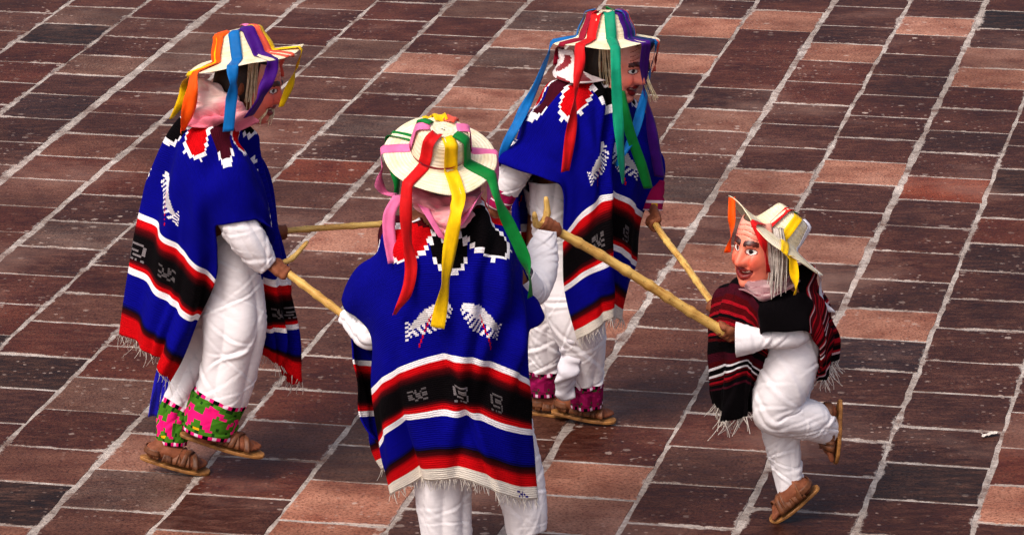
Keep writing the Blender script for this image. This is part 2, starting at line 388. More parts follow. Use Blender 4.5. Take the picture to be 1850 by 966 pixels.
# joints of every course, read from the photograph: point on the joint, then the stone that lies in front of it
# stone kinds: d dark brown, v very dark, r red brown, m middle, l light salmon, o orange, g grey, p purple
COURSES = {
 0: [(0,-16,'d'),(0,20,'m'),(0,55,'m')],
 1: [(128,-22,'d'),(128,11,'g'),(95,42,'v'),(37,76,'r'),(20,111,'r'),(31,149,'r'),(5,189,'r')],
 2: [(260,-2,'r'),(242,32,'m'),(197,65,'d'),(145,99,'g'),(104,133,'d'),(66,169,'p'),(16,211,'d'),(27,256,'d'),(16,298,'d')],
 3: [(440,-6,'m'),(422,26,'m'),(351,59,'g'),(319,96,'g'),(284,128,'r'),(249,166,'d'),(195,204,'d'),(141,241,'m'),(92,281,'r'),(41,321,'m'),(8,370,'r'),(0,417,'d')],
 4: [(560,-18,'m'),(554,15,'r'),(554,51,'r'),(549,82,'m'),(527,118,'m'),(480,155,'m'),(440,192,'d'),(380,230,'m'),(259,268,'m'),(216,309,'r'),(165,351,'d'),(108,398,'g'),(57,444,'d'),(81,497,'r'),(54,550,'r'),(22,606,'v')],
 5: [(745,-28,'r'),(716,4,'r'),(668,35,'r'),(635,71,'g'),(595,104,'m'),(559,138,'m'),(530,177,'m'),(527,216,'m'),(477,258,'m'),(477,301,'m'),(400,345,'d'),(340,390,'d'),(290,435,'d'),(203,480,'r'),(176,531,'m'),(81,580,'r'),(11,638,'v'),(27,700,'d'),(0,762,'r')],
 6: [(880,-32,'m'),(851,1,'g'),(824,31,'r'),(792,63,'r'),(751,96,'l'),(705,131,'m'),(689,169,'r'),(640,207,'g'),(604,244,'d'),(564,287,'o'),(531,327,'m'),(488,372,'m'),(440,420,'m'),(400,468,'m'),(350,520,'m'),(300,572,'r'),(240,626,'o'),(168,681,'g'),(108,739,'d'),(35,804,'m'),(0,867,'v'),(0,947,'l')],
 7: [(980,-12,'m'),(959,20,'g'),(932,53,'l'),(905,86,'g'),(878,120,'m'),(835,157,'l'),(792,193,'l'),(760,232,'m'),(730,272,'m'),(693,314,'g'),(658,357,'m'),(607,403,'l'),(558,452,'m'),(539,498,'m'),(518,553,'m'),(528,611,'m'),(461,666,'m'),(439,728,'g'),(340,788,'l'),(211,848,'g'),(135,916,'m')],
 8: [(1160,-22,'l'),(1150,11,'d'),(1190,47,'d'),(1080,82,'m'),(1040,118,'m'),(1000,155,'l'),(960,195,'l'),(920,235,'g'),(890,278,'m'),(850,322,'m'),(815,368,'m'),(780,415,'m'),(745,468,'m'),(700,522,'m'),(650,582,'m'),(580,643,'r'),(539,703,'o'),(485,759,'m'),(442,825,'r'),(372,892,'r')],
 9: [(1330,-30,'d'),(1325,1,'d'),(1231,30,'l'),(1201,64,'m'),(1190,96,'l'),(1185,130,'d'),(1190,172,'m'),(1182,211,'m'),(1120,252,'m'),(1090,295,'m'),(1060,338,'m'),(1020,384,'m'),(990,432,'m'),(950,482,'m'),(910,536,'m'),(860,596,'m'),(810,660,'m'),(740,730,'g'),(620,802,'g'),(593,867,'l'),(534,940,'l')],
 10: [(1385,-15,'d'),(1372,18,'l'),(1355,53,'r'),(1272,157,'d'),(1263,196,'l'),(1239,234,'m'),(1204,275,'m'),(1199,318,'g'),(1190,364,'l'),(1199,410,'m'),(1150,457,'m'),(1130,506,'l'),(1120,558,'l'),(1096,612,'m'),(1070,668,'l'),(1000,728,'m'),(966,792,'r'),(930,858,'m'),(880,926,'m')],
 11: [(1530,-22,'d'),(1523,11,'d'),(1501,46,'d'),(1485,77,'l'),(1463,109,'r'),(1439,147,'r'),(1415,186,'d'),(1393,223,'d'),(1366,263,'d'),(1339,305,'l'),(1334,347,'m'),(1296,391,'m'),(1258,440,'l'),(1234,488,'m'),(1234,539,'m'),(1180,591,'m'),(1139,643,'m'),(1101,702,'m'),(1117,767,'r'),(1012,831,'l'),(985,893,'l')],
 12: [(1660,-2,'d'),(1647,30,'l'),(1637,62,'d'),(1612,97,'d'),(1587,134,'d'),(1572,171,'r'),(1557,209,'d'),(1533,248,'d'),(1515,289,'l'),(1486,329,'d'),(1466,378,'d'),(1450,422,'l'),(1484,475,'d'),(1472,525,'d'),(1490,581,'m'),(1400,636,'m'),(1330,690,'d'),(1264,746,'r'),(1228,805,'m'),(1188,871,'d'),(1155,944,'d')],
 13: [(1800,-14,'d'),(1793,19,'v'),(1778,52,'d'),(1766,86,'l'),(1746,122,'l'),(1731,157,'r'),(1711,195,'d'),(1691,235,'d'),(1675,275,'d'),(1657,318,'o'),(1636,360,'d'),(1616,407,'d'),(1590,452,'d'),(1569,503,'d'),(1545,556,'l'),(1512,608,'p'),(1507,664,'d'),(1512,727,'d'),(1528,793,'d'),(1461,854,'d'),(1469,924,'d')],
 14: [(1860,180,'d'),(1850,221,'d'),(1838,263,'d'),(1820,305,'v'),(1810,350,'d'),(1784,393,'o'),(1766,439,'d'),(1750,488,'d'),(1728,539,'d'),(1707,592,'d'),(1682,650,'d'),(1658,706,'d'),(1647,770,'d'),(1612,834,'v'),(1585,900,'d')],
 15: [(1860,620,'d'),(1850,680,'d'),(1839,744,'m'),(1826,808,'o'),(1804,875,'l'),(1782,944,'d')],
}
STONE = dict(d=(80, 43, 31), v=(54, 34, 25), r=(92, 45, 30), m=(112, 71, 56), l=(174, 121, 98), o=(124, 59, 36), g=(114, 85, 72), p=(72, 46, 41))
ROWH = 0.40
rng = random.Random(5)
GAPX = {3: 0.018, 4: 0.012, 7: 0.011, 11: 0.012, 13: 0.011}
def paver_mesh(s0, s1, t0, t1, kind, r):
    """an irregular slab with a worn rim: outline in (s,t), top ring, inner ring"""
    n_s, n_t = 4, 5
    out = []
    def jit(a): return r.uniform(-a, a)
    for i in range(n_s): out.append((s0 + (s1-s0)*i/n_s, t0))
    for i in range(n_t): out.append((s1, t0 + (t1-t0)*i/n_t))
    for i in range(n_s): out.append((s1 - (s1-s0)*i/n_s, t1))
    for i in range(n_t): out.append((s0, t1 - (t1-t0)*i/n_t))
    out = [(a + jit(.005), b + jit(.003)) for a, b in out]
    cx, ct = (s0+s1)/2, (t0+t1)/2
    def inset(p, d):
        dx, dy = cx - p[0], ct - p[1]
        return (p[0] + math.copysign(min(abs(dx), d), dx), p[1] + math.copysign(min(abs(dy), d), dy))
    zt = [jit(.0006), jit(.0005), jit(.0005)]
    def z(p): return zt[0] + zt[1]*(p[0]-cx)/.2 + zt[2]*(p[1]-ct)/.2
    rings = [([p for p in out], lambda p: -0.025), ([inset(p, .001) for p in out], lambda p: z(p) - .004),
             ([inset(p, .005) for p in out], lambda p: z(p)), ([inset(p, .032) for p in out], lambda p: z(p))]
    V, E = [], []
    for k, (ring, zz) in enumerate(rings):
        for p in ring:
            w = sdir2 * p[0] + tdir * p[1]
            V.append((w[0], w[1], zz(p))); E.append((1.0, 1.0, .82, 0.0)[k])
    n = len(out); Fc = []
    for k in range(3):
        for i in range(n):
            j = (i + 1) % n
            Fc.append((k*n + i, k*n + j, (k+1)*n + j, (k+1)*n + i))
    Fc.append(tuple(range(3*n, 4*n)))
    b = STONE[kind]; q = r.uniform(0.86, 1.12); w = r.uniform(-5, 5)
    c = lin(min(255, b[0]*q + w), b[1]*q, b[2]*q - w*.5)
    return V, Fc, E, c
def finish_paver(me, E, c, per_vert=None):
    a = me.attributes.new('edge', 'FLOAT', 'POINT'); a.data.foreach_set('value', E)
    ca = me.attributes.new('tint', 'FLOAT_COLOR', 'POINT')
    ca.data.foreach_set('color', np.asarray(per_vert if per_vert is not None else [c] * len(E), np.float32).ravel())

# big sheet to the horizon, and the mortar bed of the paving
def sheet(name, half, z, mat, n=1):
    xs = np.linspace(-half, half, n + 1)
    V = [(x, y, z) for y in xs for x in xs]
    return obj(name, V, grid_faces(n + 1, n + 1), mat, smooth=False)
def far_ground_mat():
    m, nt, b = newmat('far_paving', 0.8, 0.2); L = nt.links
    geo = N(nt, 'ShaderNodeNewGeometry')
    mp = N(nt, 'ShaderNodeMapping'); mp.inputs['Rotation'].default_value = (0, 0, math.radians(11.5)); L.new(geo.outputs['Position'], mp.inputs['Vector'])
    br = N(nt, 'ShaderNodeTexBrick', Scale=1.0); L.new(mp.outputs[0], br.inputs['Vector'])
    br.inputs['Color1'].default_value = lin(96, 64, 56); br.inputs['Color2'].default_value = lin(130, 92, 80); br.inputs['Mortar'].default_value = lin(180, 165, 155)
    br.inputs['Brick Width'].default_value = 0.4; br.inputs['Row Height'].default_value = 0.4; br.inputs['Mortar Size'].default_value = 0.012
    L.new(br.outputs[0], b.inputs['Base Color'])
    return m
far = tag(sheet('ground', 400, -0.06, far_ground_mat()), kind='structure')
plaza = tag(sheet('plaza_pavement', 8.5, -0.0022, M_MORTAR, 4), kind='structure')
SV, SF, SE, SC = [], [], [], []
def spare(s0, s1, t0, t1, kind):
    V, Fc, E, c = paver_mesh(s0, s1, t0, t1, kind, rng)
    b = len(SV); SV.extend(V); SF.extend(tuple(b + i for i in f) for f in Fc); SE.extend(E); SC.extend([c] * len(V))
TMIN, TMAX = -7.2, 7.2
n_pav = 0
for k in range(-16, 36):
    s0, s1 = sline(k) + GAPX.get(k, .006), sline(k + 1) - GAPX.get(k + 1, .006)
    if k in COURSES:
        js = sorted([(float(gnd(x, y) @ tdir), kd) for x, y, kd in COURSES[k]])     # near to far
        ts = [a for a, _ in js]; kinds = [kd for _, kd in js]
        lo = ts[0] - ROWH
        edges = [lo] + ts; kk = kinds[:1] + kinds[1:]
        # stone i spans edges[i]..edges[i+1]; the kind stored with a joint is that of the stone nearer the camera
        stones = [(edges[i], edges[i + 1], kinds[i]) for i in range(len(ts))]
        for a, b_, kd in stones:
            V, Fc, E, c = paver_mesh(s0 + rng.uniform(-.003, .004), s1 - rng.uniform(-.003, .004), a + rng.uniform(.004, .010), b_ - rng.uniform(.004, .010), kd, rng)
            o = obj('paver', V, Fc, M_PAVER, plaza, smooth=False); finish_paver(o.data, E, c); n_pav += 1
        top, bot = ts[-1], lo
    else:
        top = bot = rng.uniform(-.2, .2)
    t = top
    while t < TMAX:
        h = ROWH * rng.uniform(.9, 1.1); spare(s0, s1, t + .009, t + h - .009, rng.choice('ddddrrmmgvl')); t += h
    t = bot
    while t > TMIN:
        h = ROWH * rng.uniform(.9, 1.1); spare(s0, s1, t - h + .009, t - .009, rng.choice('ddddrrmmgvl')); t -= h
so = obj('outer_pavers', SV, SF, M_PAVER, plaza, smooth=False); finish_paver(so.data, SE, None, SC); so['kind'] = 'stuff'
print('pavers', n_pav)
# ------------------------------------------------------------------ dancers: shared builders
FIG_Y = {1: gnd(315, 850)[1] - 0.02, 2: gnd(865, 1045)[1], 3: gnd(1050, 758)[1], 4: gnd(1415, 938)[1]}
def P(f, x, y, dy=0.0): return at(x, y, FIG_Y[f] + dy)
def mpp(f, dy=0.0): return float(np.linalg.norm(P(f, 926, 500, dy) - P(f, 925, 500, dy)))    # metres per photo pixel
BLUE, WHITE, RED, DRED, BLACK = lin(5, 4, 120), lin(236, 230, 232), lin(192, 6, 14), lin(72, 4, 9), lin(7, 4, 6)
CREAM, WINE, GREY = lin(226, 216, 202), lin(62, 10, 24), lin(112, 104, 106)
def blend(a, b, t): return tuple(x + (y - x) * t for x, y in zip(a, b))
STRIPES = [(.0, BLUE), (.545, BLUE), (.5451, WHITE), (.567, WHITE), (.5671, RED), (.586, RED), (.602, DRED), (.626, BLACK), (.708, BLACK), (.722, DRED), (.730, RED),
           (.742, RED), (.7421, WHITE), (.765, WHITE), (.7651, BLUE), (.868, BLUE), (.885, BLACK), (.905, DRED), (.920, RED), (.952, RED)]
BIRD = ["..................##",
        "................##..",
        "..............###.##",
        "............######..",
        "..........######.##.",
        "........########....",
        "......##########.#..",
        "....##########......",
        "#..##########.......",
        ".###########........",
        "#..####..#.#........",
        ".##.#.#.#.#.rrrrrrr.",
        "#..#...#............"]
ESS = [".######", "#.....#", "#.####.", "#.....#", ".####.#", "......#", "#.#.##."]
BOX = ["##.#..##", "..##.#..", "#..##.##", "##..##..", "..##..##"]
def stripe_colour(v, hem):
    a = min(abs(v), 0.9999)
    if a > .952: return hem
    for (p, c), (q, d) in zip(STRIPES, STRIPES[1:]):
        if a < q: return blend(c, d, (a - p) / (q - p))
    return RED
def blue_poncho(hem, marks=False, seed=1):
    rr = random.Random(seed)
    def f(u, v):
        """u across (m), v along (-1 back hem .. 1 front hem)"""
        c = stripe_colour(v, hem)
        y = v * 1.02
        uq, yq = (math.floor(u / .0145) + .5) * .0145, (math.floor(y / .0125) + .5) * .0125
        r = math.hypot(uq, yq * 1.4)
        th = math.atan2(yq * 1.4, uq)
        # ring of stepped petals round the neck
        k = (th / (2*math.pi) * 8 + .5) % 1.0; n = int(math.floor(th / (2*math.pi) * 8 + .5)) % 8
        prof = max(0.0, math.sin(math.pi * k)) ** 0.5
        edge = 0.125 + 0.18 * prof
        if .07 < r < edge + .027:
            if r > edge or k < 0.07 or k > 0.93: c = WHITE
            else: c = (RED, BLACK, BLACK, RED, WINE, RED, BLACK, BLACK)[n] if r > 0.125 else (DRED if n % 2 else RED)
            if 0.160 < r < 0.176 and n in (1, 2, 6) and .3 < k < .7: c = WHITE
        # birds
        for su in (-1, 1):
            bu, bv = u * su - .035, abs(y) - .335
            if not (-.03 < bu < .22 and -.02 < bv < .2): continue
            t = (bu * .19 + bv * .085) / .0433; w = (bv * .19 - bu * .085) / .208 + .02 * math.sin(math.pi * min(1, max(0, t)))
            body = .072 * max(0, math.sin(math.pi * min(1, max(0, t * .82 + .08))))
            if 0 <= t <= 1.0:
                if -.006 < w < body * .62: c = WHITE if t < .55 else blend(WHITE, GREY, .45)
                elif body * .62 <= w < body * 1.15 + .016 and (t * 9 + w * 16) % 1.0 < .48: c = WHITE
            elif 1.0 < t < 1.28 and -.03 < w < .035 and (w * 62 + t * 2) % 1.0 < .5: c = WHITE
            if .45 < t < 1.0 and .052 < w - (t - .7) * .12 < .060: c = RED
        # grey glyphs woven into the black band
        if .652 < abs(v) < .712:
            i = int((abs(v) - .652) / .0088)
            for cu, G in ((0, ESS), (-.225, BOX), (.235, ESS)):
                jx = int((u - cu) / .0105 + len(G[0]) / 2)
                if 0 <= jx < len(G[0]) and i < len(G) and G[i][jx] == '#': c = GREY if cu == 0 else blend(GREY, BLACK, .5)
        if marks and -.992 < v < -.968 and .36 < u < .47 and rr.random() < .45: c = lin(60, 50, 130)
        return c
    return f
CRIM = lin(150, 12, 26)
def dark_poncho(u, v):
    a = abs(v)
    n = BLACK
    bands = [(.22, .27, WINE), (.27, .30, DRED), (.305, .315, CRIM), (.32, .35, DRED), (.355, .365, CRIM), (.375, .39, DRED), (.395, .405, CRIM), (.41, .43, DRED), (.435, .442, lin(190, 120, 125)), (.455, .47, CRIM), (.475, .49, DRED), (.56, .60, WINE), (.60, .625, DRED), (.63, .645, WHITE), (.655, .665, CRIM), (.67, .682, WHITE),
             (.69, .71, DRED), (.712, .73, CRIM), (.74, .75, DRED), (.757, .765, CRIM), (.775, .80, WINE)]
    for p, q, c in bands:
        if p <= a < q: n = c
    if v < 0 and .2 < a < .95:
        k = (a * 14) % 1.0
        if k < .25: n = CRIM
        elif k < .32: n = lin(200, 160, 165)
        elif k < .6: n = DRED
    return n
def crease_field(X, Y, seed, count, lens, widths, depths, ang, period=None):
    """sum of soft pinched folds: a groove with a raised lip, each with its own place, direction and length"""
    r = np.random.RandomState(seed); d = np.zeros_like(X)
    x0, x1, y0, y1 = X.min(), X.max(), Y.min(), Y.max()
    for _ in range(count):
        cx, cy = r.uniform(x0, x1), r.uniform(y0, y1)
        a = math.radians(r.uniform(*ang)) * (1 if r.rand() < .5 else -1)
        L, w, h = r.uniform(*lens), r.uniform(*widths), r.uniform(*depths)
        dx, dy = X - cx, Y - cy
        if period: dx = (dx + period / 2) % period - period / 2
        l = dx * math.cos(a) + dy * math.sin(a); p = -dx * math.sin(a) + dy * math.cos(a)
        p = p + (l / L) ** 2 * L * r.uniform(-.25, .25)
        d += h * (-.9 * np.exp(-(p / w) ** 2) + .8 * np.exp(-((p - 1.7 * w) / (1.2 * w)) ** 2)) * np.exp(-(l / L) ** 2)
    return d
def patch(name, f, us, vs, ctrl, mat, colour, parent, cell=0.008, fold=0.01, seed=3, hole=None, thick=0.006, wu=None, fold_f=(5, 14)):
    """cloth sheet through a net of points; us across in metres, vs along in -1..1"""
    G = np.array([[P(f, *p) for p in row] for row in ctrl])          # rows (v) x cols (u) x 3
    us = np.asarray(us, float); vs = np.asarray(vs, float)
    nu = max(8, int((us[-1] - us[0]) / cell)) + 1
    ln = np.linalg.norm(np.diff(G[:, len(us)//2], axis=0), axis=1).sum()
    nv = max(8, int(ln / cell)) + 1
    qu, qv = np.linspace(us[0], us[-1], nu), np.linspace(vs[0], vs[-1], nv)
    A = hermite(G, vs, qv)                                             # nv x cols x 3
    A = np.swapaxes(hermite(np.swapaxes(A, 0, 1), us, qu), 0, 1)       # nv x nu x 3
    UU, VV = np.meshgrid(qu, qv)
    nrm = grid_normals(A)
    w, w2 = Waves(seed, 7, fold_f[0], fold_f[1]), Waves(seed + 50, 8, 14, 40)
    d = min(fold, .008) * (w(UU * 2.2, VV * 0.5) * (0.35 + np.abs(VV))) + min(fold, .007) * 0.22 * w2(UU * 1.4, VV)
    if fold > .005: d = d + crease_field(UU, VV, seed + 7, 24, (.18, .55), (.025, .06), (fold * .8, fold * 2.8), (66, 90))
    A = A + nrm * d[..., None]
    faces = grid_faces(nu, nv)
    fu = (UU[:-1, :-1] + UU[1:, 1:]) / 2; fv = (VV[:-1, :-1] + VV[1:, 1:]) / 2
    cols, keep = [], []
    for fc, a, b in zip(faces, fu.ravel(), fv.ravel()):
        if hole and (a / hole[0]) ** 2 + (b / hole[1]) ** 2 < 1: continue
        keep.append(fc); cols.append(colour(a, b))
    o = obj(name, A.reshape(-1, 3), keep, mat, parent, np.stack([UU.ravel(), VV.ravel()], 1), cols)
    solidify(o, thick)
    return o, A
def fringe(parent, line, length, seed, every=1, jitter=0.5, rad=0.0018, mat=None):
    """loose yarn ends along a hem: short drooping tubes, one mesh"""
    r = random.Random(seed); V, Fc = [], []
    for p in line[::every]:
        for _ in range(2):
            if r.random() < .25: continue
            L = length * r.uniform(.45, 1.25)
            q = np.array(p) + np.array([r.uniform(-.006, .006), r.uniform(-.004, .004), 0.002])
            dirx = np.array([r.uniform(-.5, .5) * jitter * 2, r.uniform(-.4, .4) * jitter, -1.0])
            cur = r.uniform(-.9, .9) * jitter
            pts = [q + dirx * L * t / 4 + np.array([cur * L * (t / 4) ** 2 * .6, 0, 0]) for t in range(5)]
            b = len(V)
            for t, c in enumerate(pts):
                rr = rad * (1 - .12 * t)
                for a in range(3):
                    V.append(c + rr * np.array([math.cos(a * 2.09), math.sin(a * 2.09), 0]))
            for t in range(4):
                for a in range(3):
                    Fc.append((b + t*3 + a, b + t*3 + (a+1) % 3, b + (t+1)*3 + (a+1) % 3, b + (t+1)*3 + a))
    o = obj('fringe', V, Fc, mat or M_FRINGE, parent); o['kind'] = 'stuff'
    return o
def tube(name, f, rings, mat, parent, colour=None, n=110, step=0.0045, fold=0.006, crease=44, ang=(8, 55), drape=.016, seed=1, m_th=(1.5, 4), q_s=(6, 26), depth=0.85, thick=0.003, tip=None):
    """garment tube: rings = (x, y, dy, half-width in photo pixels[, depth factor])"""
    cs = np.array([P(f, r[0], r[1], r[2]) for r in rings]); k = mpp(f)
    hw = np.array([r[3] * k for r in rings]); df = np.array([(r[4] if len(r) > 4 else depth) for r in rings])
    t = np.concatenate([[0], np.cumsum(np.linalg.norm(np.diff(cs, axis=0), axis=1))])
    q = np.linspace(0, t[-1], max(6, int(t[-1] / step)))
    Cn = hermite(cs, t, q); Hw = np.maximum(.01, hermite(hw[:, None], t, q)[:, 0]); Df = np.interp(q, t, df)
    T = np.gradient(Cn, axis=0)
    th = np.linspace(0, 2*np.pi, n, endpoint=False)
    w = [Waves(seed + i, 6, 1, 1) for i in range(2)]
    r = np.random.RandomState(seed)
    nf, tws, ph0 = r.randint(5, 8) / 2.0, r.uniform(-3, 3), r.uniform(0, 6)
    comps = [(r.randint(1, 5), r.uniform(*q_s) * r.choice([-1, 1]), r.uniform(0, 6.28), r.uniform(.5, 1)) for _ in range(7)]
    Rm = float(Hw.mean()); XX, SS = np.meshgrid(th * Rm, q)
    CR = crease_field(XX, SS, seed + 3, crease, (.06, .24), (.003, .0085), (fold * .25, fold * 1.05), ang, 2 * np.pi * Rm)
    rows = []
    for j in range(len(q)):
        tt = T[j]; a = unit(np.cross([0, 1.0, 0], tt)); b = unit(np.cross(tt, a))
        s = q[j]
        d = np.zeros(n)
        for m, qs, ph, am in comps:
            wv = np.sin(m * th + qs * s + ph + .9 * np.sin(th * 2 + s * 9 + ph * 2))
            d += am * wv
        d = d / 3.0 * fold * .18 + CR[j]
        dr = np.abs(np.sin(nf * th + ph0 + tws * s + .5 * np.sin(s * 11 + ph0)))
        d = d + (dr - .65) * drape * (.5 + .5 * math.sin(s * 7 + ph0))
        rows.append(Cn[j] + np.outer(np.cos(th) * (Hw[j] + d), a) + np.outer(np.sin(th) * (Hw[j] * Df[j] + d), b))
    V = np.concatenate(rows); fc = grid_faces(n, len(q), True)
    uv = np.stack([np.tile(th / 6.283, len(q)), np.repeat(q, n)], 1)
    cols = []
    for j in range(len(q) - 1):
        for i in range(n):
            cols.append(colour((i + .5) / n, q[-1] - (q[j] + q[j+1]) / 2) if colour else WHITE)
    o = obj(name, V, fc, mat, parent, uv, cols); solidify(o, thick)
    return o
def join_meshes(objs, name):
    """merge meshes of one garment into a single object"""
    bm = bmesh.new()
    for o in objs: bm.from_mesh(o.data)
    base = objs[0]; bm.to_mesh(base.data); bm.free()
    for o in objs[1:]: bpy.data.objects.remove(o)
    base.name = name
    return base
HORSE = ["................",
         "...###..........",
         ".######.........",
         "##.####...###...",
         "....########.#..",
         "....########.##.",
         "....###..###..#.",
         "....##....##....",
         "...##......##...",
         "................"]
def band_colour(bg, fg, alt, height, reps, extra):
    def f(a, d):
        """a 0..1 round the leg, d metres above the hem"""
        if d > height: return WHITE
        if d > height - .014 or d < .014:
            return fg if int(a * 36) % 2 == 0 else (BLACK if int(a * 18) % 2 else lin(230, 200, 215))
        x = (a * reps) % 1.0; y = (d - .014) / (height - .028)
        i = int((1 - y) * len(HORSE)); j = int(x * 16)
        i = max(0, min(len(HORSE) - 1, i))
        if HORSE[i][j] == '#': return fg
        if i == 8 and 6 < j < 9: return extra
        if i in (0, 1, 7, 8, 9) and (j + i * 2) % 5 == 0: return alt
        return bg
    return f
BAND_GREEN = band_colour(lin(64, 120, 28), lin(240, 26, 120), lin(24, 60, 18), .15, 3, lin(235, 170, 20))
BAND_WINE = band_colour(lin(120, 12, 62), lin(150, 20, 80), lin(40, 70, 30), .10, 3, lin(70, 20, 50))

# hat: lathe with a drooping or curled brim, ribbons laid over it
class Hat:
    def __init__(self, f, person, cx, cy, dy, roll, lean, R=.22, crown=(.105, .078, .135), curl=0.0, droop=.012, seed=1):
        self.f = f; self.R = R
        r = math.radians(roll); l = math.radians(lean)
        self.o = P(f, cx, cy, dy)
        ax = np.array([-math.sin(r), 0, math.cos(r)]); xx = np.array([math.cos(r), 0, math.sin(r)])
        yy = np.cross(ax, xx)                                 # away from the camera
        self.ax = unit(ax * math.cos(l) + yy * math.sin(l)); self.x = xx; self.y = np.cross(self.ax, self.x)
        rb, rt, h = crown
        self.prof = [(0.0, h), (rt*.5, h*.995), (rt*.85, h*.97), (rt, h*.9), (rt*1.04, h*.75), (rb*.93, h*.35), (rb, 0.012), (rb*1.06, 0.002),
                     (rb*1.3, -.002), (R*.75, -droop*.35), (R*.92, -droop*.8), (R, -droop)]
        self.curl = curl; self.seed = seed
        n = 72; V, U = [], []
        for k, (rr, z) in enumerate(self.prof):
            for i in range(n):
                a = 2*np.pi*i/n; V.append(self.pt(a, k)); U.append((i / n * 8, k * .25))
        fc = grid_faces(n, len(self.prof), True)
        self.obj = obj('hat', V, fc, M_STRAW, person, U); solidify(self.obj, .005); subsurf(self.obj, 1)
    def pt(self, a, k, off=0.0):
        rr, z = self.prof[k]
        t = max(0, (rr - .11) / (self.R - .11))
        z = z + t * t * (self.curl * math.cos(2 * a) + .006 * math.sin(3 * a + self.seed) + .004 * math.sin(5*a + self.seed*2))
        g = .004 * math.sin(2*a + self.seed) if k < 6 else 0
        return self.o + (rr + g + off * (1 if 3 <= k <= 6 else .2)) * (math.cos(a) * self.x + math.sin(a) * self.y) + (z + off) * self.ax
    def azim(self, px, py):
        best = min(np.linspace(0, 2*np.pi, 181), key=lambda a: np.hypot(*(proj(self.pt(a, len(self.prof) - 1)) - (px, py))) + 25 * max(0, math.sin(a)))
        return best
    def ribbon(self, brim, hang, colour, width=.05, start=1, over=True):
        """brim: photo point where it leaves the brim (or an azimuth in degrees); hang: (x, y, dy, twist degrees)"""
        a = math.radians(brim) if np.isscalar(brim) else self.azim(*brim)
        pts, wd = [], []
        tan = -math.sin(a) * self.x + math.cos(a) * self.y
        if over:
            for k in range(start, len(self.prof)):
                pts.append(self.pt(a, k, .007)); wd.append(tan)
        e = self.pt(a, len(self.prof) - 1, .004)
        out = unit(math.cos(a) * self.x + math.sin(a) * self.y)
        pts.append(e + out * .006 - np.array([0, 0, .006])); wd.append(tan if over else np.array([.9, .4, 0]))
        for q in hang:
            p = P(self.f, *q[:3]); tw = math.radians(q[3] if len(q) > 3 else 15)
            tw += .8 * math.sin(len(pts) * 1.9 + a * 5); pts.append(p); w = np.array([math.cos(tw), math.sin(tw), .15 * math.sin(len(pts) * 2.3 + a)])
            if w @ wd[-1] < 0: w = -w
            wd.append(w)
        return strip('ribbon', pts, wd, width * .88, SATIN[colour], self.obj, seed=len(pts) + int(a * 9))
def strip(name, pts, wd, width, mat, parent, seed=0, thick=.0005, n=4):
    P_ = np.array(pts); Wd = np.array([unit(w) for w in wd])
    t = np.concatenate([[0], np.cumsum(np.maximum(1e-4, np.linalg.norm(np.diff(P_, axis=0), axis=1)))])
    q = np.linspace(0, t[-1], max(10, int(t[-1] / .012)))
    A = hermite(P_, t, q); B = np.stack([np.interp(q, t, Wd[:, i]) for i in range(3)], 1)
    B /= np.linalg.norm(B, axis=1, keepdims=True)
    T = np.gradient(A, axis=0); T /= np.linalg.norm(T, axis=1, keepdims=True)
    Nn = np.cross(B, T)
    wv = Waves(seed, 5, 10, 30)
    V, U = [], []
    for j in range(len(q)):
        for i in range(n + 1):
            s = i / n - .5
            bow = .02 * width * (1 - (2*s)**2) + .0036 * wv(q[j], s * width * 8)
            V.append(A[j] + B[j] * s * width + Nn[j] * bow); U.append((s, q[j]))
    o = obj(name, V, grid_faces(n + 1, len(q)), mat, parent, U); solidify(o, thick)
    return o

